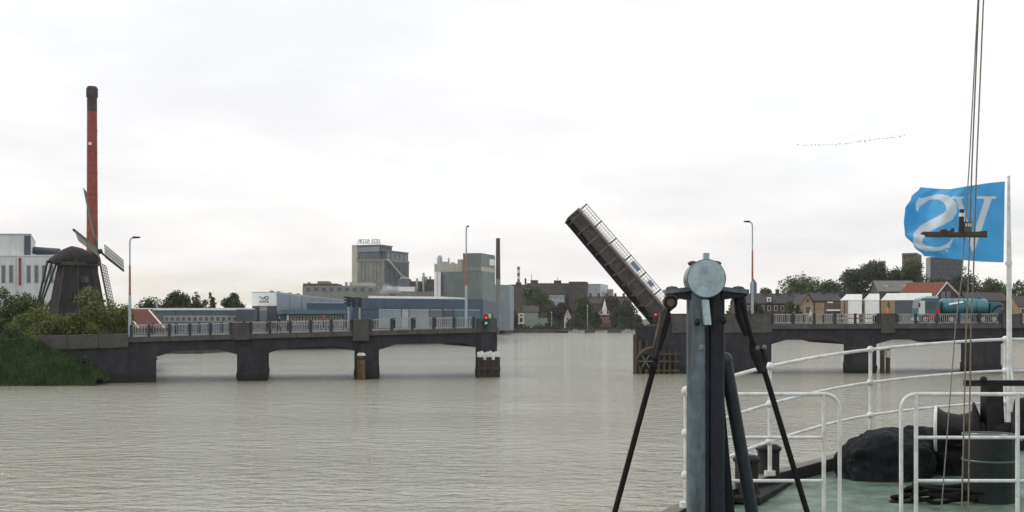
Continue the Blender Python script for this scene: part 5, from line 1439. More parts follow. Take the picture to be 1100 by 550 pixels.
# ------------------------------------------------------------------ people on the bridge
def person(label, L, px, off, jacket, hair='hair', face=1, stride=0.22, hgt=1.74):
    t = L.t(px); base = L.p(t, off, L.z(t)+0.002); base = Vector((PX(px, base.y), base.y, base.z))
    k = hgt/1.75
    P_ = {'pel':(0,0,0.95,.14,.11),'wai':(0,0,1.08,.135,.10),'che':(0.02*face,0,1.32,.17,.115),'nek':(0.03*face,0,1.48,.06,.06),'hd1':(0.04*face,0,1.58,.085,.085),'hd2':(0.04*face,0,1.69,.08,.08),
         'shl':(0.02*face,-.17,1.42,.07,.07),'ell':(-.06*face,-.23,1.16,.05,.05),'wrl':(0.08*face,-.22,0.93,.035,.035),'fil':(0.12*face,-.21,0.84,.03,.025),
         'shr':(0.02*face,.17,1.42,.07,.07),'elr':(0.06*face,.23,1.16,.05,.05),'wrr':(0.16*face,.21,0.95,.035,.035),'fir':(0.2*face,.2,0.87,.03,.025),
         'hil':(0,-.09,0.88,.095,.095),'knl':(stride*.75*face,-.095,0.50,.065,.065),'anl':(stride*face,-.09,0.09,.045,.045),'tol':((stride+.17)*face,-.1,0.04,.04,.035),
         'hir':(0,.09,0.88,.095,.095),'knr':(-stride*.1*face,.095,0.49,.065,.065),'anr':(-stride*1.3*face,.09,0.13,.045,.045),'tor':((-stride*1.3+.15)*face,.1,0.04,.04,.035)}
    E = [('pel','wai'),('wai','che'),('che','nek'),('nek','hd1'),('hd1','hd2'),('che','shl'),('shl','ell'),('ell','wrl'),('wrl','fil'),('che','shr'),('shr','elr'),('elr','wrr'),('wrr','fir'),
         ('pel','hil'),('hil','knl'),('knl','anl'),('anl','tol'),('pel','hir'),('hir','knr'),('knr','anr'),('anr','tor')]
    names = list(P_)
    me = bpy.data.meshes.new('person')
    me.from_pydata([Vector(P_[q][:3])*k for q in names], [(names.index(a), names.index(b_)) for a, b_ in E], [])
    o = bpy.data.objects.new('person', me); COL.objects.link(o)
    sk = o.modifiers.new('skin', 'SKIN'); sb = o.modifiers.new('subdivision', 'SUBSURF'); sb.levels = 1; sb.render_levels = 1
    lay = me.skin_vertices[0].data if me.skin_vertices else None
    if lay is None:
        bm = bmesh.new(); bm.from_mesh(me); bm.verts.layers.skin.verify(); bm.to_mesh(me); bm.free(); lay = me.skin_vertices[0].data
    for i, q in enumerate(names):
        lay[i].radius = (P_[q][3]*k, P_[q][4]*k); lay[i].use_root = (q == 'pel')
    dg = bpy.context.evaluated_depsgraph_get(); dg.update()
    m2 = bpy.data.meshes.new_from_object(o.evaluated_get(dg))
    o.modifiers.clear(); o.data = m2
    m2.materials.clear()
    for q in ('denim', jacket, 'skin', hair, 'black'): m2.materials.append(M[q])
    for p in m2.polygons:
        c = p.center / k; p.use_smooth = True
        if c.z < 0.1: p.material_index = 4
        elif c.z > 1.66 or (c.z > 1.55 and (c.x - 0.04*face)*face < -0.02): p.material_index = 3
        elif c.z > 1.47: p.material_index = 2
        elif abs(c.y) > 0.16 and c.z < 0.93: p.material_index = 2
        elif c.z < 0.97 and abs(c.y) <= 0.17: p.material_index = 0
        else: p.material_index = 1
    o.location = base
    tag(o, label, 'person', 'people walking on the bridge')
    return o
person('person in a red jacket walking behind the left railing', LB, 347.5, 1.4, 'jacket_red', face=1)
person('person in a blue jacket walking just left of the middle pilaster', LB, 371.5, 1.3, 'jacket_blue', face=-1)
person('person in dark clothes behind the left railing right of the first pilaster', LB, 299.5, 1.5, 'denim', face=1)
person('person in an orange jacket behind the pale pilaster on the right approach', RB, 954.3, 1.2, 'jacket_orange', face=-1, hgt=1.95)
person('person in a white shirt behind the right railing near the tan gable', RB, 870.8, 1.4, 'jacket_white', hair='jacket_white', face=-1, hgt=1.6)

# ------------------------------------------------------------------ skein of birds
bmb = MB()
bmb.add([(-0.9,0,0.12),(-0.35,-0.12,0.2),(0,-0.22,0),(0.35,-0.12,0.2),(0.9,0,0.12),(0.35,0.14,0.2),(0,0.4,0.0),(-0.35,0.14,0.2),(0,0,-0.12),(0,0,0.1)],
        [(0,1,7),(4,5,3),(1,2,8),(2,3,8),(3,5,8),(5,6,8),(6,7,8),(7,1,8),(1,2,9),(2,3,9),(3,5,9),(5,6,9),(6,7,9),(7,1,9)])
bme = bmb.mesh('bird'); bme.materials.append(M['birdgrey'])
rg = random.Random(4)
for i in range(26):
    px = 858 + i*4.5 + rg.uniform(-1.3,1.3); py = 155.8 if px < 896 else 155.8 - (px-896)*0.128
    o = bpy.data.objects.new('bird', bme); COL.objects.link(o)
    o.location = P(px, py + rg.uniform(-0.5,0.5), 560 + rg.uniform(-4,4)); o.rotation_euler = (rg.uniform(-.2,.2), rg.uniform(-.3,.3), R(70)+rg.uniform(-.4,.4))
    s_ = rg.uniform(0.9, 1.35); o.scale = (s_, s_, s_)
    tag(o, 'small grey bird flying in the long line high right in the sky', 'bird', 'birds flying in a line')

# ------------------------------------------------------------------ the ship we stand on
port = [(-2.2,-6.0),(-1.5,0.0),(-0.4,5.0),(0.45,8.4),(1.55,10.8),(2.64,12.4),(4.2,14.2),(5.95,15.0)]
stbd = [(7.7,14.3),(9.2,12.6),(10.1,10.4),(10.7,6.0),(10.9,0.0),(10.9,-6.0)]
edge = port + stbd
def deck_z(y): return 4.12 if y < 9.5 else 4.12 + (y-9.5)*0.048
ship = thing('ship', 'black hulled ship with green deck in the foreground right', 'ship', (4.5, 5, 0))
hv_ = [Vector((x,y,deck_z(y)+0.0)) for x,y in edge]
cen = Vector((4.5, 4, 0))
mb = MB(); n_e = len(edge)
mb.add(hv_, [tuple(range(n_e))]); dk = mb.build('deck', M['deck'], ship)
mb = MB(); topv = [v_ + Vector((0,0,0.13)) for v_ in hv_]
outw = []
for i, v_ in enumerate(hv_):
    a_ = hv_[max(0,i-1)]; b_ = hv_[min(n_e-1,i+1)]; t_ = (b_-a_); nrm_ = Vector((-t_.y, t_.x, 0)).normalized(); outw.append(nrm_)
T = lambda d_, z_: [v_ + n_*d_ + Vector((0,0,z_)) for v_, n_ in zip(hv_, outw)]
rows = [T(-0.02,0.004), T(-0.02,0.13), T(0.14,0.13), T(0.12,-0.1), T(-0.35,-2.5), [Vector((v_.x,v_.y,-1.5)) - n_*0.9 for v_, n_ in zip(hv_, outw)]]
vv = [p for r_ in rows for p in r_]
ff = [(j*n_e+i, j*n_e+i+1, (j+1)*n_e+i+1, (j+1)*n_e+i) for j in range(len(rows)-1) for i in range(n_e-1)]
mb.add(vv, ff); mb.build('hull', M['hull'], ship)
mb = MB(); lo_, hi_ = T(-0.01,0.134), T(0.13,0.134)
mb.add(lo_+hi_, [(i,i+1,n_e+i+1,n_e+i) for i in range(n_e-1)]); mb.build('edge_plate', M['capgrey'], ship)

# side railing round the bow (three tubes through stanchions with ball joints)
sr = thing('ship_railing', 'pale grey three-tube railing curving round the bow to the flagpole', 'railing', (4.2,14.2,deck_z(14.2)+0.13))
def rail_top(px, py, Dd): return P(px, py, Dd)
st_pts = [P(737,420,10.8), P(827,393.5,12.4), P(935,375.5,14.2), P(1080,364.5,15.0), P(1190,369,14.3)]
gap_ = [0.375, 0.385, 0.385, 0.39, 0.385]
def smooth_path(pts, n=6):
    r_ = []
    for i in range(len(pts)-1):
        p0 = pts[max(0,i-1)]; p1 = pts[i]; p2 = pts[i+1]; p3 = pts[min(len(pts)-1,i+2)]
        for k in range(n):
            t = k/n
            r_.append(0.5*((2*p1)+(-p0+p2)*t+(2*p0-5*p1+4*p2-p3)*t*t+(-p0+3*p1-3*p2+p3)*t**3))
    r_.append(pts[-1]); return r_
for lev in range(3):
    pts = [p - Vector((0,0,g_*lev)) for p, g_ in zip(st_pts, gap_)]
    mb = MB(); mb.tube(smooth_path(pts), 0.019 if lev == 0 else 0.016, 10); mb.build('rail', M['ship_white'], sr)
for i, (p, g_) in enumerate(zip(st_pts, gap_)):
    zb = deck_z(p.y) + 0.13
    mb = MB(); mb.tube([(p.x,p.y,zb),(p.x,p.y,p.z)], 0.022, 10); so_ = mb.build('stanchion', M['ship_white'], sr)
    for lev in range(3):
        mb = MB(); mb.ball((p.x,p.y,p.z-g_*lev), 0.044, 12); mb.build('ball_joint', M['ship_white'], so_)
    mb = MB(); mb.tube([(p.x,p.y,zb+0.002),(p.x,p.y,zb+0.05)], 0.06, 10); mb.build('foot_flange', M['ship_white'], so_)

# cross railing in two lengths with an opening between
Dn = 10.75
def cross_rail(label, xa, xb, bend_at, posts):
    r_ = thing('ship_railing', label, 'railing', (PX((xa+xb)/2,Dn),Dn,deck_z(Dn)))
    zt_ = PZ(423.5, Dn); zl = [zt_, PZ(470,Dn), PZ(516.5,Dn)]
    xe = PX(bend_at, Dn); zb = deck_z(Dn)
    sgn = 1 if bend_at > (xa+xb)/2 else -1
    other = PX(xa if sgn > 0 else xb, Dn); rad = 0.13
    pts = [Vector((other,Dn,zt_))] + [Vector((xe - sgn*rad + sgn*rad*math.sin(a_), Dn, zt_ - rad + rad*math.cos(a_))) for a_ in (0,0.3,0.6,0.9,1.2,1.57)] + [Vector((xe,Dn,zb))]
    mb = MB(); mb.tube(pts, 0.018, 12); mb.build('top_rail', M['ship_white'], r_)
    pe = PX(posts[-1] if sgn > 0 else posts[0], Dn)
    for z_ in zl[1:]:
        mb = MB(); mb.tube([(other,Dn,z_),(pe,Dn,z_)], 0.0155, 10); mb.build('rail', M['ship_white'], r_)
    for px in posts:
        x_ = PX(px, Dn); mb = MB(); mb.tube([(x_,Dn,zb),(x_,Dn,zt_+0.01)], 0.019, 10); so_ = mb.build('stanchion', M['ship_white'], r_)
        mb = MB(); mb.tube([(x_,Dn,zb+0.001),(x_,Dn,zb+0.04)], 0.06, 10); mb.build('foot_flange', M['ship_white'], so_)
cross_rail('straight pale railing across the deck behind the blue-grey mast', 737, 902, 902, [885])
cross_rail('straight pale railing across the deck in front of the green drum', 968, 1190, 968, [984, 1093, 1185])

# ------------------------------------------------------------------ mast
Dm = 8.9; s_ = Dm/F
mx = PX(757, Dm); mz = PZ(300, Dm); mr = 20.3*s_; zb = deck_z(Dm)
ms = thing('mast_post', 'blue-grey ship mast post with round cap facing the viewer and side arms', 'mast', (mx,Dm,zb))
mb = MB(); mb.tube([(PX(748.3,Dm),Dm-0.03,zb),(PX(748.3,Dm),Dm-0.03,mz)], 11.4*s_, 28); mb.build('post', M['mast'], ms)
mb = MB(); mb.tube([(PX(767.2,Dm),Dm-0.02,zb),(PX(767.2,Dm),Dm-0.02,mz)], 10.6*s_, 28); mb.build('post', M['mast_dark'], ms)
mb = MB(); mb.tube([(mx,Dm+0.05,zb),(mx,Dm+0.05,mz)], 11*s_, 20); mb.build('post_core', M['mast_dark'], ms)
for py_ in (395, 470, 540):
    mb = MB(); mb.box((PX(738.5,Dm),Dm-0.02,PZ(py_+3,Dm)),(PX(776.5,Dm),Dm+0.06,PZ(py_-3,Dm))); mb.build('tie_plate', M['mast_dark'], ms)
mb = MB(); mb.tube([(mx,Dm+mr*0.9,mz),(mx-0.012,Dm-mr*1.15,mz)], mr*1.0, 40); hd_ = mb.build('head_cylinder', M['mast'], ms)
mb = MB(); mb.tube([(mx-0.013,Dm-mr*1.15,mz),(mx-0.0135,Dm-mr*1.15-0.014,mz)], [mr*0.985,mr*0.96], 40); mb.build('round_cap', M['mast_cap'], hd_)
mb = MB(); yf = Dm-mr*1.15-0.004; mb.tube([(mx-0.013+mr*0.985*math.cos(R(k*9)), yf, mz+mr*0.985*math.sin(R(k*9))) for k in range(41)], 0.005, 6, cap=False); mb.build('weld_bead', M['mast_mid'], hd_)
mb = MB(); mb.box((mx-0.022,Dm-0.1,mz+mr*0.95),(mx+0.018,Dm-0.05,mz+mr+0.05)); mb.build('lug', M['mast_cap'], hd_)
for dx in (-0.085, 0.09):
    mb = MB(); mb.ball((mx+dx,Dm+0.02,mz+mr*0.84), 0.03, 8, (1.3,1,0.7)); mb.build('shackle', M['brownrope'], hd_)
# vertical half-round casing on the right front of the post
mb = MB(); mb.tube([(PX(757.8,Dm),Dm-0.085,zb),(PX(757.8,Dm),Dm-0.085,PZ(352,Dm))], 0.012, 8); mb.build('conduit', M['mast_dark'], ms)
mb = MB(); q0, q1 = P(758,322,Dm-mr-0.03), P(761,349,Dm-mr-0.06)
mb.hexa([(q1.x-0.022,q1.y,q1.z),(q1.x+0.022,q1.y,q1.z),(q1.x+0.022,q1.y+0.2,q1.z),(q1.x-0.022,q1.y+0.2,q1.z)],[(q0.x-0.024,q0.y,q0.z),(q0.x+0.024,q0.y,q0.z),(q0.x+0.024,q0.y+0.2,q0.z),(q0.x-0.024,q0.y+0.2,q0.z)]); mb.build('bracket_plate', M['mast_cap'], ms)  # pale plate: light on its upturned face put into the colour
for (px, py, r_, m_) in ((749,346,0.022,'iron'),(777,344,0.024,'iron')):
    q = P(px,py,Dm-mr-0.01); mb = MB(); mb.ball(q, r_, 10, (1,1.2,1.3)); mb.build('fairlead', M[m_], ms)
q = P(754,374,Dm-mr-0.04); mb = MB(); mb.ball(q, 0.02, 10, (1,1,1.4)); mb.build('pale_block', M['capgrey'], ms)
# side arms: tapered box arms with top plate
for sg_, xe in ((-1,715),(1,801)):
    xo = PX(xe, Dm); xi = mx + sg_*mr*0.8
    zt0, zt1 = PZ(311.5,Dm), PZ(314.5,Dm)
    mb = MB(); mb.hexa([(xi,Dm-0.09,PZ(322.5,Dm)),(xo,Dm-0.06,PZ(318.5,Dm)),(xo,Dm+0.06,PZ(318.5,Dm)),(xi,Dm+0.09,PZ(322.5,Dm))],[(xi,Dm-0.09,zt0),(xo,Dm-0.06,zt1),(xo,Dm+0.06,zt1),(xi,Dm+0.09,zt0)]); ar = mb.build('arm', M['mast_dark'], ms)
    mb = MB(); mb.hexa([(xi,Dm-0.115,zt0+0.003-0.012),(xo+sg_*0.01,Dm-0.085,zt1-0.010),(xo+sg_*0.01,Dm+0.085,zt1+0.003),(xi,Dm+0.115,zt0+0.003)],[(xi,Dm-0.115,zt0+0.022),(xo+sg_*0.01,Dm-0.085,zt1+0.022),(xo+sg_*0.01,Dm+0.085,zt1+0.022),(xi,Dm+0.115,zt0+0.022)]); mb.build('arm_plate', M['mast_mid'], ar)
    mb = MB(); mb.ball((xo-sg_*0.05,Dm+0.02,zt1+0.03), 0.035, 8, (1.4,1,0.6)); mb.build('shackle', M['brownrope'], ar)
# raking struts
for (pa, pb, ra, m_) in (((779,386),(817,575),0.050,'strut'),((768,390),(788,578),0.044,'mast_dark')):
    a_ = P(pa[0],pa[1],Dm+0.05); b_ = P(pb[0],pb[1],Dm+0.45); b_.z = min(b_.z, deck_z(9.3))
    dirv = (b_-a_); b2 = a_ + dirv*((deck_z(9.3)-a_.z)/dirv.z)
    mb = MB(); mb.tube([a_,b2], ra, 14); st_ = mb.build('strut', M[m_], ms)
    mb = MB(); mb.ball(a_, ra*1.08, 12); mb.build('strut_head', M[m_], st_)
q = P(776,383,Dm-0.02); mb = MB(); mb.ball(q, 0.02, 8); mb.build('bolt', M['capgrey'], ms)

# shrouds with tackle
def shroud(label, top, mids, end, rr=0.021):
    s2 = thing('shroud', label, 'rigging', end); pts = [Vector(top)] + mids + [Vector(end)]
    mb = MB(); mb.tube(pts[-2:], rr, 10); mb.build('wire', M['wire'], s2)
    mb = MB(); mb.tube([Vector(end)-Vector((0,0,0.0)), Vector(end)+Vector((0,0,0.09))], 0.05, 8); mb.build('deck_eye', M['iron'], s2)
    return s2
def ext_deck(a_, b_):
    d_ = b_-a_; zz = deck_z(8.9); return a_ + d_*((zz-a_.z)/d_.z)
a_ = P(705,385,Dm); e_ = ext_deck(a_, P(660.5,550,Dm))
ls = shroud('dark mast stay with brown tackle and hook, running down left over the water', P(717,322,Dm), [a_], e_)
c = P(720,325,Dm-0.02)
mb = MB(); mb.tube([c+Vector((0,-0.03,0)), c+Vector((0,0.03,0))], 0.05, 16); blk = mb.build('block', M['iron'], ls)
mb = MB(); mb.tube([c+Vector((0,-0.036,0)), c+Vector((0,0.036,0))], 0.03, 12); mb.build('sheave', M['brownrope'], blk)
mb = MB(); arc = [c + Vector((0.055*math.cos(t), -0.045, 0.055*math.sin(t))) for t in [R(x_) for x_ in range(20,200,20)]]; mb.tube(arc, 0.009, 6); mb.build('strop', M['brownrope'], blk)
mb = MB(); mb.tube([P(716.5,332,Dm-0.03),P(713.5,332,Dm-0.03),P(710.5,336,Dm-0.03),P(707,352,Dm-0.03),P(702.5,372,Dm-0.03),P(700,375,Dm-0.03)], 0.0105, 8)
mb.build('link_bar', M['brownrope'], ls)
mb = MB(); mb.tube([P(719,336,Dm-0.02),P(717.5,348,Dm-0.02),P(713,362,Dm-0.02),P(708,376,Dm-0.02)], 0.012, 8); mb.build('link_bar', M['wire'], ls)
mb = MB(); mb.tube([P(719,330,Dm),P(711,356,Dm),P(705,386,Dm)], 0.016, 8); mb.build('tackle_fall', M['iron'], ls)
c = P(693,388,Dm-0.02)
mb = MB(); mb.tube([P(702.5,373,Dm-0.03),P(698,374,Dm-0.03),P(692,376.5,Dm-0.03),P(687,381,Dm-0.03),P(684,386,Dm-0.03)], [0.010,0.012,0.012,0.011,0.006], 8); mb.build('hook', M['brownrope'], ls)
mb = MB(); mb.tube([c+Vector((0,-0.02,0)), c+Vector((0,0.03,0))], 0.058, 16); b3_ = mb.build('lower_block', M['iron'], ls)
for k in range(6):
    t = k*math.pi/3; mb = MB(); mb.bar(c+Vector((0,-0.026,0)), c+Vector((0.05*math.cos(t),-0.026,0.05*math.sin(t))), 0.008, 0.008); mb.build('spoke', M['capgrey'], b3_)
mb = MB(); mb.tube([P(697,383,Dm),P(703,394,Dm)], 0.03, 8); mb.build('shackle', M['iron'], ls)
a_ = P(817,385,Dm); e_ = ext_deck(a_, P(867,550,Dm))
rs_ = shroud('dark mast stay with heavy block, running down right in front of the bollards', P(795,320,Dm), [a_], e_)
mb = MB(); mb.tube([P(794,318,Dm),P(797,340,Dm),P(804,360,Dm)], [0.045,0.05,0.035], 12); mb.build('upper_block', M['iron'], rs_)
mb = MB(); mb.tube([P(797,325,Dm-0.04),P(801,342,Dm-0.04),P(808,366,Dm-0.02),P(814,380,Dm-0.02)], 0.018, 8); mb.build('tackle_fall', M['wire'], rs_)
mb = MB(); mb.tube([P(808,366,Dm),P(812,380,Dm),P(819,400,Dm)], [0.03,0.045,0.03], 12); b4_ = mb.build('lower_block', M['iron'], rs_)
for px, py in ((813.5,374),(821,373)):
    mb = MB(); mb.ball(P(px,py,Dm-0.03), 0.019, 10); mb.build('pale_pin', M['capgrey'], b4_)
mb = MB(); mb.tube([P(819,374,Dm),P(822,386,Dm),P(820,396,Dm)], [0.018,0.024,0.018], 8); mb.build('toggle', M['iron'], b4_)

# ------------------------------------------------------------------ deck gear
bt = thing('double_bollard', 'black iron double bollard on its base plate at the ship side', 'bollard', (PX(815,12.0),12.0,deck_z(12)))
c1_ = Vector((PX(802,11.75),11.75,0)); c2b = Vector((PX(825.5,12.55),12.55,0))
dv_ = (c2b-c1_).normalized(); nv_ = Vector((-dv_.y,dv_.x,0))
mb = MB(); zb0 = deck_z(12)+0.0; o_ = c1_ - dv_*0.28 - nv_*0.2 + up*zb0
mb.obox(o_, dv_*((c2b-c1_).length+0.56), nv_*0.4, up*0.07); mb.build('base_plate', M['iron'], bt, bevel=0.015)
for c_, yt in ((c1_,497),(c2b,485)):
    zt_ = PZ(yt, c_.y); mb = MB(); r0 = 0.112
    mb.tube([c_+up*(zb0+0.07), c_+up*(zb0+0.12), c_+up*zt_], [r0*1.15,r0,r0], 24); po = mb.build('bollard_post', M['iron'], bt)
    mb = MB(); mb.tube([c_+up*(zt_+0.002), c_+up*(zt_+0.025), c_+up*(zt_+0.045), c_+up*(zt_+0.075)], [r0*1.04,r0*1.2,r0*1.2,r0*0.75], 24); mb.build('bollard_cap', M['iron'], po)
# tarpaulin heap
def heap(name, label, cat, c, rx, ry, rz, m, seed, nu=130, nv=54, rough=0.12):
    from mathutils import noise as mn
    vv, ff = [], []
    for j in range(nv+1):
        ph = (math.pi/2)*j/nv
        for i in range(nu):
            th = 2*math.pi*i/nu
            d_ = Vector((math.cos(th)*math.cos(ph)**0.6, math.sin(th)*math.cos(ph)**0.6, math.sin(ph)**0.7))
            f_ = 1 + rough*mn.noise(d_*1.5+Vector((seed,0,0)))*1.9 + rough*0.35*mn.noise(d_*4.2+Vector((0,seed,0))) + rough*0.30*mn.ridged_multi_fractal(d_*5+Vector((seed,2,0)), 0.9, 2.1, 3, 1.0, 2.0) - rough*0.4 + 0.022*math.cos(ph)*math.sin(th*9+5*mn.noise(d_*1.6)+seed) - 0.04*math.cos(ph)*abs(math.sin(th*6.5+seed*2+6*mn.noise(d_*1.4)))**6
            vv.append(c + Vector((d_.x*rx*f_, d_.y*ry*f_, max(0.0, d_.z*rz*(f_ if j else 1)))))
    for j in range(nv):
        for i in range(nu): ff.append((j*nu+i, j*nu+(i+1)%nu, (j+1)*nu+(i+1)%nu, (j+1)*nu+i))
    mb = MB(); mb.add(vv, ff, True); o = mb.build(name, M[m]); tag(o, label, cat); return o
cp = Vector((PX(952,13.0),13.0,deck_z(13.0)))
heap('tarpaulin_heap', 'lumpy black tarpaulin covering gear on the deck behind the opening', 'tarpaulin', cp, 0.53, 0.38, 0.50, 'tarp', 3.3, rough=0.08)
cp = Vector((PX(1012,13.4),13.4,deck_z(13.4)))
heap('tarpaulin_heap', 'low dark covered gear under the white winch drum', 'tarpaulin', cp, 0.60, 0.36, 0.47, 'tarp', 8.1)
# coil of rope at the bottom edge
mb = MB(); cc_ = Vector((PX(1003,11.5),11.5,deck_z(11.5))); pts = []
for k in range(300):
    k = k*0.5; t = k*0.2; r_ = 0.19+0.09*math.sin(k*0.21)+0.03*math.sin(k*0.9); pts.append(cc_ + Vector((r_*1.9*math.cos(t), r_*0.8*math.sin(t), 0.03+0.0011*k+0.015*math.sin(k*0.7))))
mb.tube(pts, 0.019, 8); tag(mb.build('rope_coil', M['wire']), 'untidy coil of black rope on the green deck at the bottom edge', 'rope')
# winch (anchor windlass) with white warping drum
Dw = 12.6; wz = deck_z(Dw)
wn = thing('anchor_winch', 'black iron anchor winch with white rimmed drum end and cross bar', 'winch', (PX(1062,Dw),Dw,wz))
def wp(px, py, dy=0): return P(px, py, Dw+dy)
ax_z = PZ(462, Dw)
wdir = Vector((0.93,-0.367,0)); w0 = Vector((PX(1062,Dw),Dw,0))
def wa(px):
    k = (px-CX)/F; q = w0 + wdir*((k*w0.y-w0.x)/(wdir.x-k*wdir.y)); return Vector((q.x,q.y,ax_z))
mb = MB(); mb.tube([wa(1003.8), wa(1005.4), wa(1007.4)], [0.225,0.25,0.235], 28); mb.build('drum_rim', M['ship_white'], wn)
mb = MB(); mb.tube([wa(1007.6),wa(1010),wa(1016),wa(1030),wa(1040),wa(1044)], [0.235,0.205,0.175,0.155,0.175,0.2], 24); mb.build('warping_drum', M['iron'], wn)
mb = MB(); mb.tube([wa(1044.2),wa(1047),wa(1054)], [0.28,0.29,0.12], 20); mb.build('gear_wheel', M['iron'], wn)
mb = MB(); mb.tube([wa(1054),wa(1125)], 0.09, 14); mb.build('shaft', M['iron'], wn)
mb = MB()
mb.hexa([(PX(1056,Dw),Dw-0.12,wz),(PX(1077,Dw),Dw-0.12,wz),(PX(1077,Dw),Dw+0.12,wz),(PX(1056,Dw),Dw+0.12,wz)],[(PX(1056.5,Dw),Dw-0.08,PZ(414,Dw)),(PX(1074,Dw),Dw-0.08,PZ(414,Dw)),(PX(1074,Dw),Dw+0.08,PZ(414,Dw)),(PX(1056.5,Dw),Dw+0.08,PZ(414,Dw))]); mb.build('frame_post', M['iron'], wn)
mb = MB(); mb.bar(wp(1036,411.5), wp(1128,411.5), 0.07, 0.06); mb.build('cross_bar', M['iron'], wn)
mb = MB(); mb.ball(wp(1056.5,408,-0.02), 0.04, 10); mb.build('knob', M['iron'], wn)
mb = MB(); mb.tube([wp(1094,470),wp(1098,440),wp(1095,428)], [0.08,0.09,0.05], 12); mb.build('brake_lever', M['iron'], wn)
mb = MB(); mb.tube([wa(1086),wa(1096)], 0.2, 20); mb.build('chain_wheel', M['iron'], wn)
# oil drum
Dd = 11.6; dc = Vector((PX(1063,Dd),Dd,deck_z(Dd))); dr = 27.5*Dd/F; zt_ = PZ(466.5, Dd)
od = thing('oil_drum', 'dark green steel drum with ribs standing behind the railing', 'drum', dc)
mb = MB(); mb.tube([(dc.x,dc.y,dc.z),(dc.x,dc.y,zt_-0.012)], dr, 40); ob = mb.build('drum_body', M['drumgreen'], od)
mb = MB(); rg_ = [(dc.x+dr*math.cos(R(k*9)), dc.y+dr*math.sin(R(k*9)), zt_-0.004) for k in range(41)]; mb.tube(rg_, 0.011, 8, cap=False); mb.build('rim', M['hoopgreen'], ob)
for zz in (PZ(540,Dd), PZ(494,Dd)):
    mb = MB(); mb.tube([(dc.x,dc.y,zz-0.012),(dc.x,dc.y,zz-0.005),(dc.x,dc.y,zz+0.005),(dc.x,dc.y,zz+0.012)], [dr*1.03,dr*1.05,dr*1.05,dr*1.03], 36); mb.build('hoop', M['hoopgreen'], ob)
mb = MB(); mb.tube([(dc.x,dc.y,zt_-0.014),(dc.x,dc.y,zt_-0.006)], dr*0.95, 36); mb.build('lid', M['drumtop'], ob)
for dx, dy in ((0.12,-0.05),(-0.13,0.04)):
    mb = MB(); mb.tube([(dc.x+dx,dc.y+dy,zt_-0.015),(dc.x+dx,dc.y+dy,zt_+0.004)], 0.03, 10); mb.build('bung', M['galv'], ob)

# ------------------------------------------------------------------ flagpole and flag at the bow
Df = 15.0
fx = PX(1080, Df); fz = deck_z(Df)+0.13
fpole = thing('flagpole', 'white flagpole at the bow carrying the blue flag', 'flagpole', (fx+0.05,Df+0.02,fz))
mb = MB(); mb.tube([(fx+0.03,Df-0.05,fz),(fx+0.025,Df-0.05,PZ(282,Df)),(fx+0.02,Df-0.05,PZ(191,Df))], [0.034,0.030,0.016], 12); fpo = mb.build('pole', M['ship_white'], fpole)
mb = MB(); mb.ball((fx+0.02,Df-0.05,PZ(190.5,Df)), 0.022, 8); mb.build('truck', M['ship_white'], fpo)
mb = MB(); mb.tube([(fx+0.0,Df-0.04,PZ(366,Df)),(fx+0.10,Df-0.25,fz)], 0.016, 8); mb.build('brace', M['ship_white'], fpole)
mb = MB(); mb.tube([(fx+0.02,Df-0.05,PZ(285,Df)),(fx+0.02,Df-0.05,PZ(281,Df))], 0.04, 10); mb.build('collar', M['ship_white'], fpo)
# flag print: an S and a V with serifs, seen from behind (mirrored)
Z4 = 4.585
def zp(zx, zy): return (960 + zx/Z4, 180 + zy/Z4)
S_path = [(118,196,2),(124,182,9),(140,166,14),(165,154,10),(195,146,9),(228,146,13),(262,158,20),(284,184,25),(286,212,25),(268,240,25),(230,262,24),(185,284,24),(148,306,25),(124,334,25),(118,362,22),(132,384,16),(160,397,12),(196,402,9),(232,398,8),(258,386,7),(276,366,4)]
V_polys = [[(403,143),(508,143),(506,150),(482,154),(396,412),(386,412),(378,378),(448,158),(440,153),(404,150)],
           [(284,144),(345,144),(344,150),(330,154),(392,362),(384,404),(306,156),(286,151)],
           [(106,176),(126,148),(132,150),(122,214),(112,214)], [(246,392),(268,412),(262,414),(252,402),(286,350),(292,352),(274,396)]]
def in_poly(x, y, poly):
    r_ = False; j = len(poly)-1
    for i in range(len(poly)):
        xi, yi = poly[i]; xj, yj = poly[j]
        if (yi > y) != (yj > y) and x < (xj-xi)*(y-yi)/(yj-yi)+xi: r_ = not r_
        j = i
    return r_
S_dense = []
for i in range(len(S_path)-1):
    for k in range(4):
        t = k/4; S_dense.append(tuple(S_path[i][q]*(1-t)+S_path[i+1][q]*t for q in range(3)))
def is_white(zx, zy):
    for x_, y_, r_ in S_dense:
        if (zx-x_)**2 + (zy-y_)**2 < r_*r_: return True
    return any(in_poly(zx, zy, p) for p in V_polys)
NU, NV = 190, 150
def interp(tbl, t):
    for (t0, a0), (t1, a1_) in zip(tbl, tbl[1:]):
        if t <= t1: 
            k = (t-t0)/(t1-t0); k = k*k*(3-2*k) if len(tbl) > 6 else k
            return a0 + (a1_-a0)*k
    return tbl[-1][1]
topE = [(0,68),(0.2,76),(0.45,92),(0.65,107),(0.8,104),(1,97)]
botE = [(0,467),(0.25,464),(0.5,456),(0.75,446),(1,436)]
flyX = [(0,148),(0.15,100),(0.32,55),(0.5,50),(0.68,56),(0.85,86),(1,130)]
vv, cols = [], []
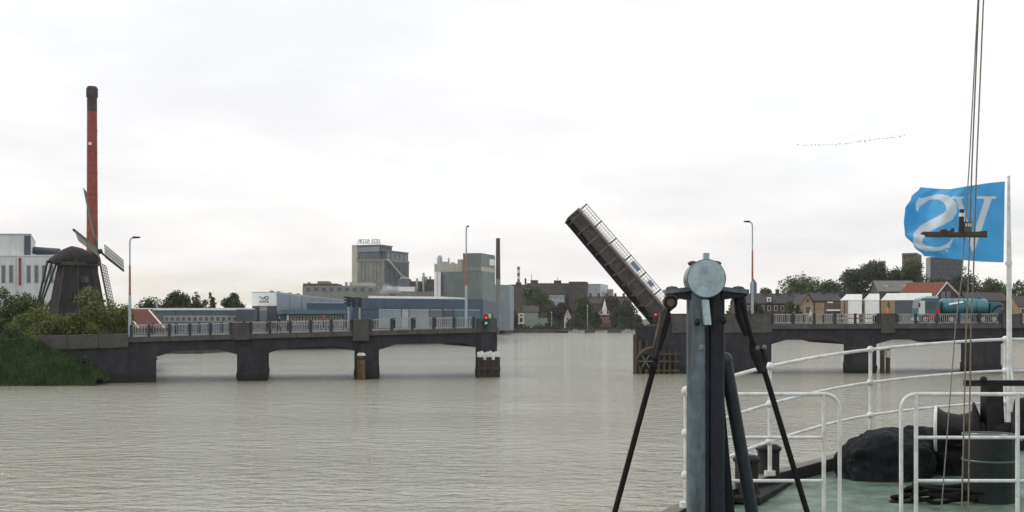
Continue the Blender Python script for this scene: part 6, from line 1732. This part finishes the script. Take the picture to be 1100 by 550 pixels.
for j in range(NV+1):
    v_ = j/NV
    for i in range(NU+1):
        u_ = i/NU
        hx = 541 + 7*v_; fxq = interp(flyX, v_)
        zx = hx + (fxq-hx)*u_
        zy = interp(botE, u_)*(1-v_) + interp(topE, u_)*v_
        px, py = zp(zx, zy)
        yo = 0.10*math.sin(u_*7.2+v_*1.3)*min(1,u_*2.5) + 0.05*math.sin(u_*13+v_*4.0)*u_ + 0.16*u_ + 0.10*max(0,u_-0.82)/0.18*(1-abs(2*v_-1))*-1 + 0.02*math.sin(u_*29+v_*11)*u_ + 0.018*math.sin(u_*17-v_*15)*u_ + 0.03*math.sin((u_+v_*0.8)*11)*u_*u_
        vv.append(P(px, py, Df - 0.05 + yo))
        cols.append(is_white(zx, zy))
ff, mi = [], []
for j in range(NV):
    for i in range(NU):
        q = (j*(NU+1)+i, j*(NU+1)+i+1, (j+1)*(NU+1)+i+1, (j+1)*(NU+1)+i)
        ff.append(q); mi.append(1 if sum(cols[k] for k in q) >= 2 else 0)
M['flagblue'] = mat('flag_blue_cloth', (0.15,0.54,0.84), 0.85, 0.06, 3.0, trans=0.45)
M['flagwhite'] = mat('flag_white_print', (0.74,0.80,0.84), 0.85, 0.04, 3.0, trans=0.45)
me = bpy.data.meshes.new('flag'); me.from_pydata([tuple(p) for p in vv], [], ff)
me.materials.append(M['flagblue']); me.materials.append(M['flagwhite'])
me.polygons.foreach_set('material_index', mi); me.polygons.foreach_set('use_smooth', [True]*len(ff))
fo = bpy.data.objects.new('flag', me); COL.objects.link(fo)
tag(fo, 'blue flag with white mirrored letters S and V blowing left from the flagpole', 'flag')
fo.modifiers.new('cloth_thickness', 'SOLIDIFY').thickness = 0.004

# ------------------------------------------------------------------ halyards with a little ship silhouette
Dh = 8.6
def halyard(label, pts, r_, m='ropegrey'):
    p0 = [P(px,py,Dh) for px,py in pts]
    t0 = p0[0] + (p0[0]-p0[1]).normalized()*2.2
    e0_, e1_ = p0[-2], p0[-1]; d_ = e1_-e0_; end = e0_ + d_*((deck_z(Dh)-e0_.z)/d_.z)
    mb = MB(); mb.tube([t0]+p0[:-1]+[end], r_, 8); o = mb.build('halyard', M[m]); tag(o, label, 'rope', 'halyards hanging at the right')
halyard('leftmost thin halyard, slanting down left in front of the flag', [(1050.5,0),(1041,180),(1033,300),(1026.5,350),(1011,550)], 0.0045)
halyard('middle halyard passing behind the little ship silhouette', [(1051.5,0),(1044,180),(1040.2,300),(1038,350),(1033,550)], 0.0055, 'rope')
halyard('rightmost halyard of the three in front of the flag', [(1056.5,0),(1049,180),(1045.6,300),(1043,350),(1040,550)], 0.0055, 'rope')
q = P(1036,288,Dh); mb = MB(); mb.ball(q, 0.017, 10); tag(mb.build('rope_float', M['ship_white']), 'small white ball on the halyards below the flag', 'float')
sv = thing('ship_silhouette', 'little wooden tug silhouette with black funnel hung on the halyards', 'ornament', P(1025,254.5,Dh))
def hp(zx, zy, dy=0): px, py = zp(zx, zy); return P(px, py, Dh-0.03+dy)
mb = MB(); mb.prism([hp(*q) for q in ((135,322),(150,315),(200,316),(300,318),(400,316),(460,311),(461,344),(300,343),(165,343),(158,334))], (0,0.022,0)); mb.build('hull', M['timber'], sv)
mb = MB(); mb.prism([hp(q[0],q[1],-0.004) for q in ((140,325),(460,326),(460,331),(142,329))], (0,0.03,0)); mb.build('rubbing_strake', M['brownrope'], sv)
mb = MB(); mb.tube([hp(330,316,0.01),hp(334,242,0.01)], 0.0175, 14); fn = mb.build('funnel', M['black'], sv)
mb = MB(); mb.tube([hp(334,242,0.01),hp(335,224,0.01)], 0.0165, 14); mb.build('funnel_band', M['ship_white'], fn)
mb = MB(); mb.tube([hp(335,224,0.01),hp(336,206,0.01)], 0.0168, 14); mb.build('funnel_top', M['black'], fn)
mb = MB(); mb.prism([hp(*q) for q in ((347,316),(349,272),(352,266),(384,266),(386,272),(384,316))], (0,0.03,0)); wh = mb.build('wheelhouse', M['brick_brown'], sv)
for xx in (354,366,376):
    mb = MB(); mb.prism([hp(xx,290,-0.003), hp(xx+7,290,-0.003), hp(xx+7,275,-0.003), hp(xx,275,-0.003)], (0,0.004,0)); mb.build('window', M['glassdummy'] if 'glassdummy' in M else M['cream'], wh)
mb = MB(); mb.prism([hp(*q) for q in ((232,316),(234,305),(262,303),(263,311),(284,310),(287,299),(299,300),(300,316))], (0,0.022,0)); mb.build('deck_gear', M['timber'], sv)
mb = MB(); mb.bar(hp(292,312,0.01), hp(293,296,0.01), 0.004, 0.004); mb.build('bitt', M['black'], sv)


# ------------------------------------------------------------------ steam over the factory roofs
D = 395
q0, q1 = P(392,319.5,D), P(444,303.5,D)
mb = MB(); mb.box((q0.x,D-4,q0.z),(q1.x,D+4,q1.z)); st_ = mb.build('steam', M['white_paint']); st_['kind'] = 'stuff'
tag(st_, 'white steam drifting over the factory roofs below the silo', 'steam')
sm = bpy.data.materials.new('steam_cloud'); sm.use_nodes = True; t = sm.node_tree; t.nodes.clear()
o_ = t.nodes.new('ShaderNodeOutputMaterial'); pv_ = t.nodes.new('ShaderNodeVolumePrincipled'); pv_.inputs['Color'].default_value = (0.97,0.97,0.97,1)
tc_ = t.nodes.new('ShaderNodeTexCoord'); mp = t.nodes.new('ShaderNodeMapping'); mp.inputs['Location'].default_value = (-1,-1,-1); mp.inputs['Scale'].default_value = (2,2,2)
ln = t.nodes.new('ShaderNodeVectorMath'); ln.operation = 'LENGTH'; t.links.new(tc_.outputs['Generated'], mp.inputs[0]); t.links.new(mp.outputs[0], ln.inputs[0])
nz = t.nodes.new('ShaderNodeTexNoise'); nz.inputs['Scale'].default_value = 0.28; nz.inputs['Detail'].default_value = 4
ge = t.nodes.new('ShaderNodeNewGeometry'); t.links.new(ge.outputs['Position'], nz.inputs['Vector'])
def smath(op, a_, b_):
    n_ = t.nodes.new('ShaderNodeMath'); n_.operation = op
    for i_, v_ in enumerate((a_, b_)):
        if isinstance(v_, float): n_.inputs[i_].default_value = v_
        else: t.links.new(v_, n_.inputs[i_])
    return n_.outputs[0]
fall = smath('SUBTRACT', 1.0, ln.outputs['Value'])
dn = smath('MAXIMUM', smath('MULTIPLY', smath('SUBTRACT', smath('ADD', nz.outputs['Fac'], smath('MULTIPLY', fall, 0.35)), 0.62), 3.2), 0.0)
dn = smath('MULTIPLY', dn, smath('MAXIMUM', smath('MINIMUM', smath('MULTIPLY', fall, 4.0), 1.0), 0.0))
t.links.new(dn, pv_.inputs['Density']); t.links.new(pv_.outputs[0], o_.inputs['Volume'])
st_.data.materials.clear(); st_.data.materials.append(sm)

# ------------------------------------------------------------------ air: thin summer haze
hz_ = MB(); hz_.box((-1300,-40,-1.2),(1300,900,72))
ho = hz_.build('haze', M['white_paint']); ho['kind'] = 'stuff'; tag(ho, 'thin pale summer haze over the river and the far banks', 'haze')
hm = bpy.data.materials.new('haze_air'); hm.use_nodes = True; t = hm.node_tree; t.nodes.clear()
o_ = t.nodes.new('ShaderNodeOutputMaterial'); pv_ = t.nodes.new('ShaderNodeVolumePrincipled')
pv_.inputs['Color'].default_value = (0.98,0.985,0.99,1); pv_.inputs['Density'].default_value = 0.00009
t.links.new(pv_.outputs[0], o_.inputs['Volume'])
ho.data.materials.clear(); ho.data.materials.append(hm)
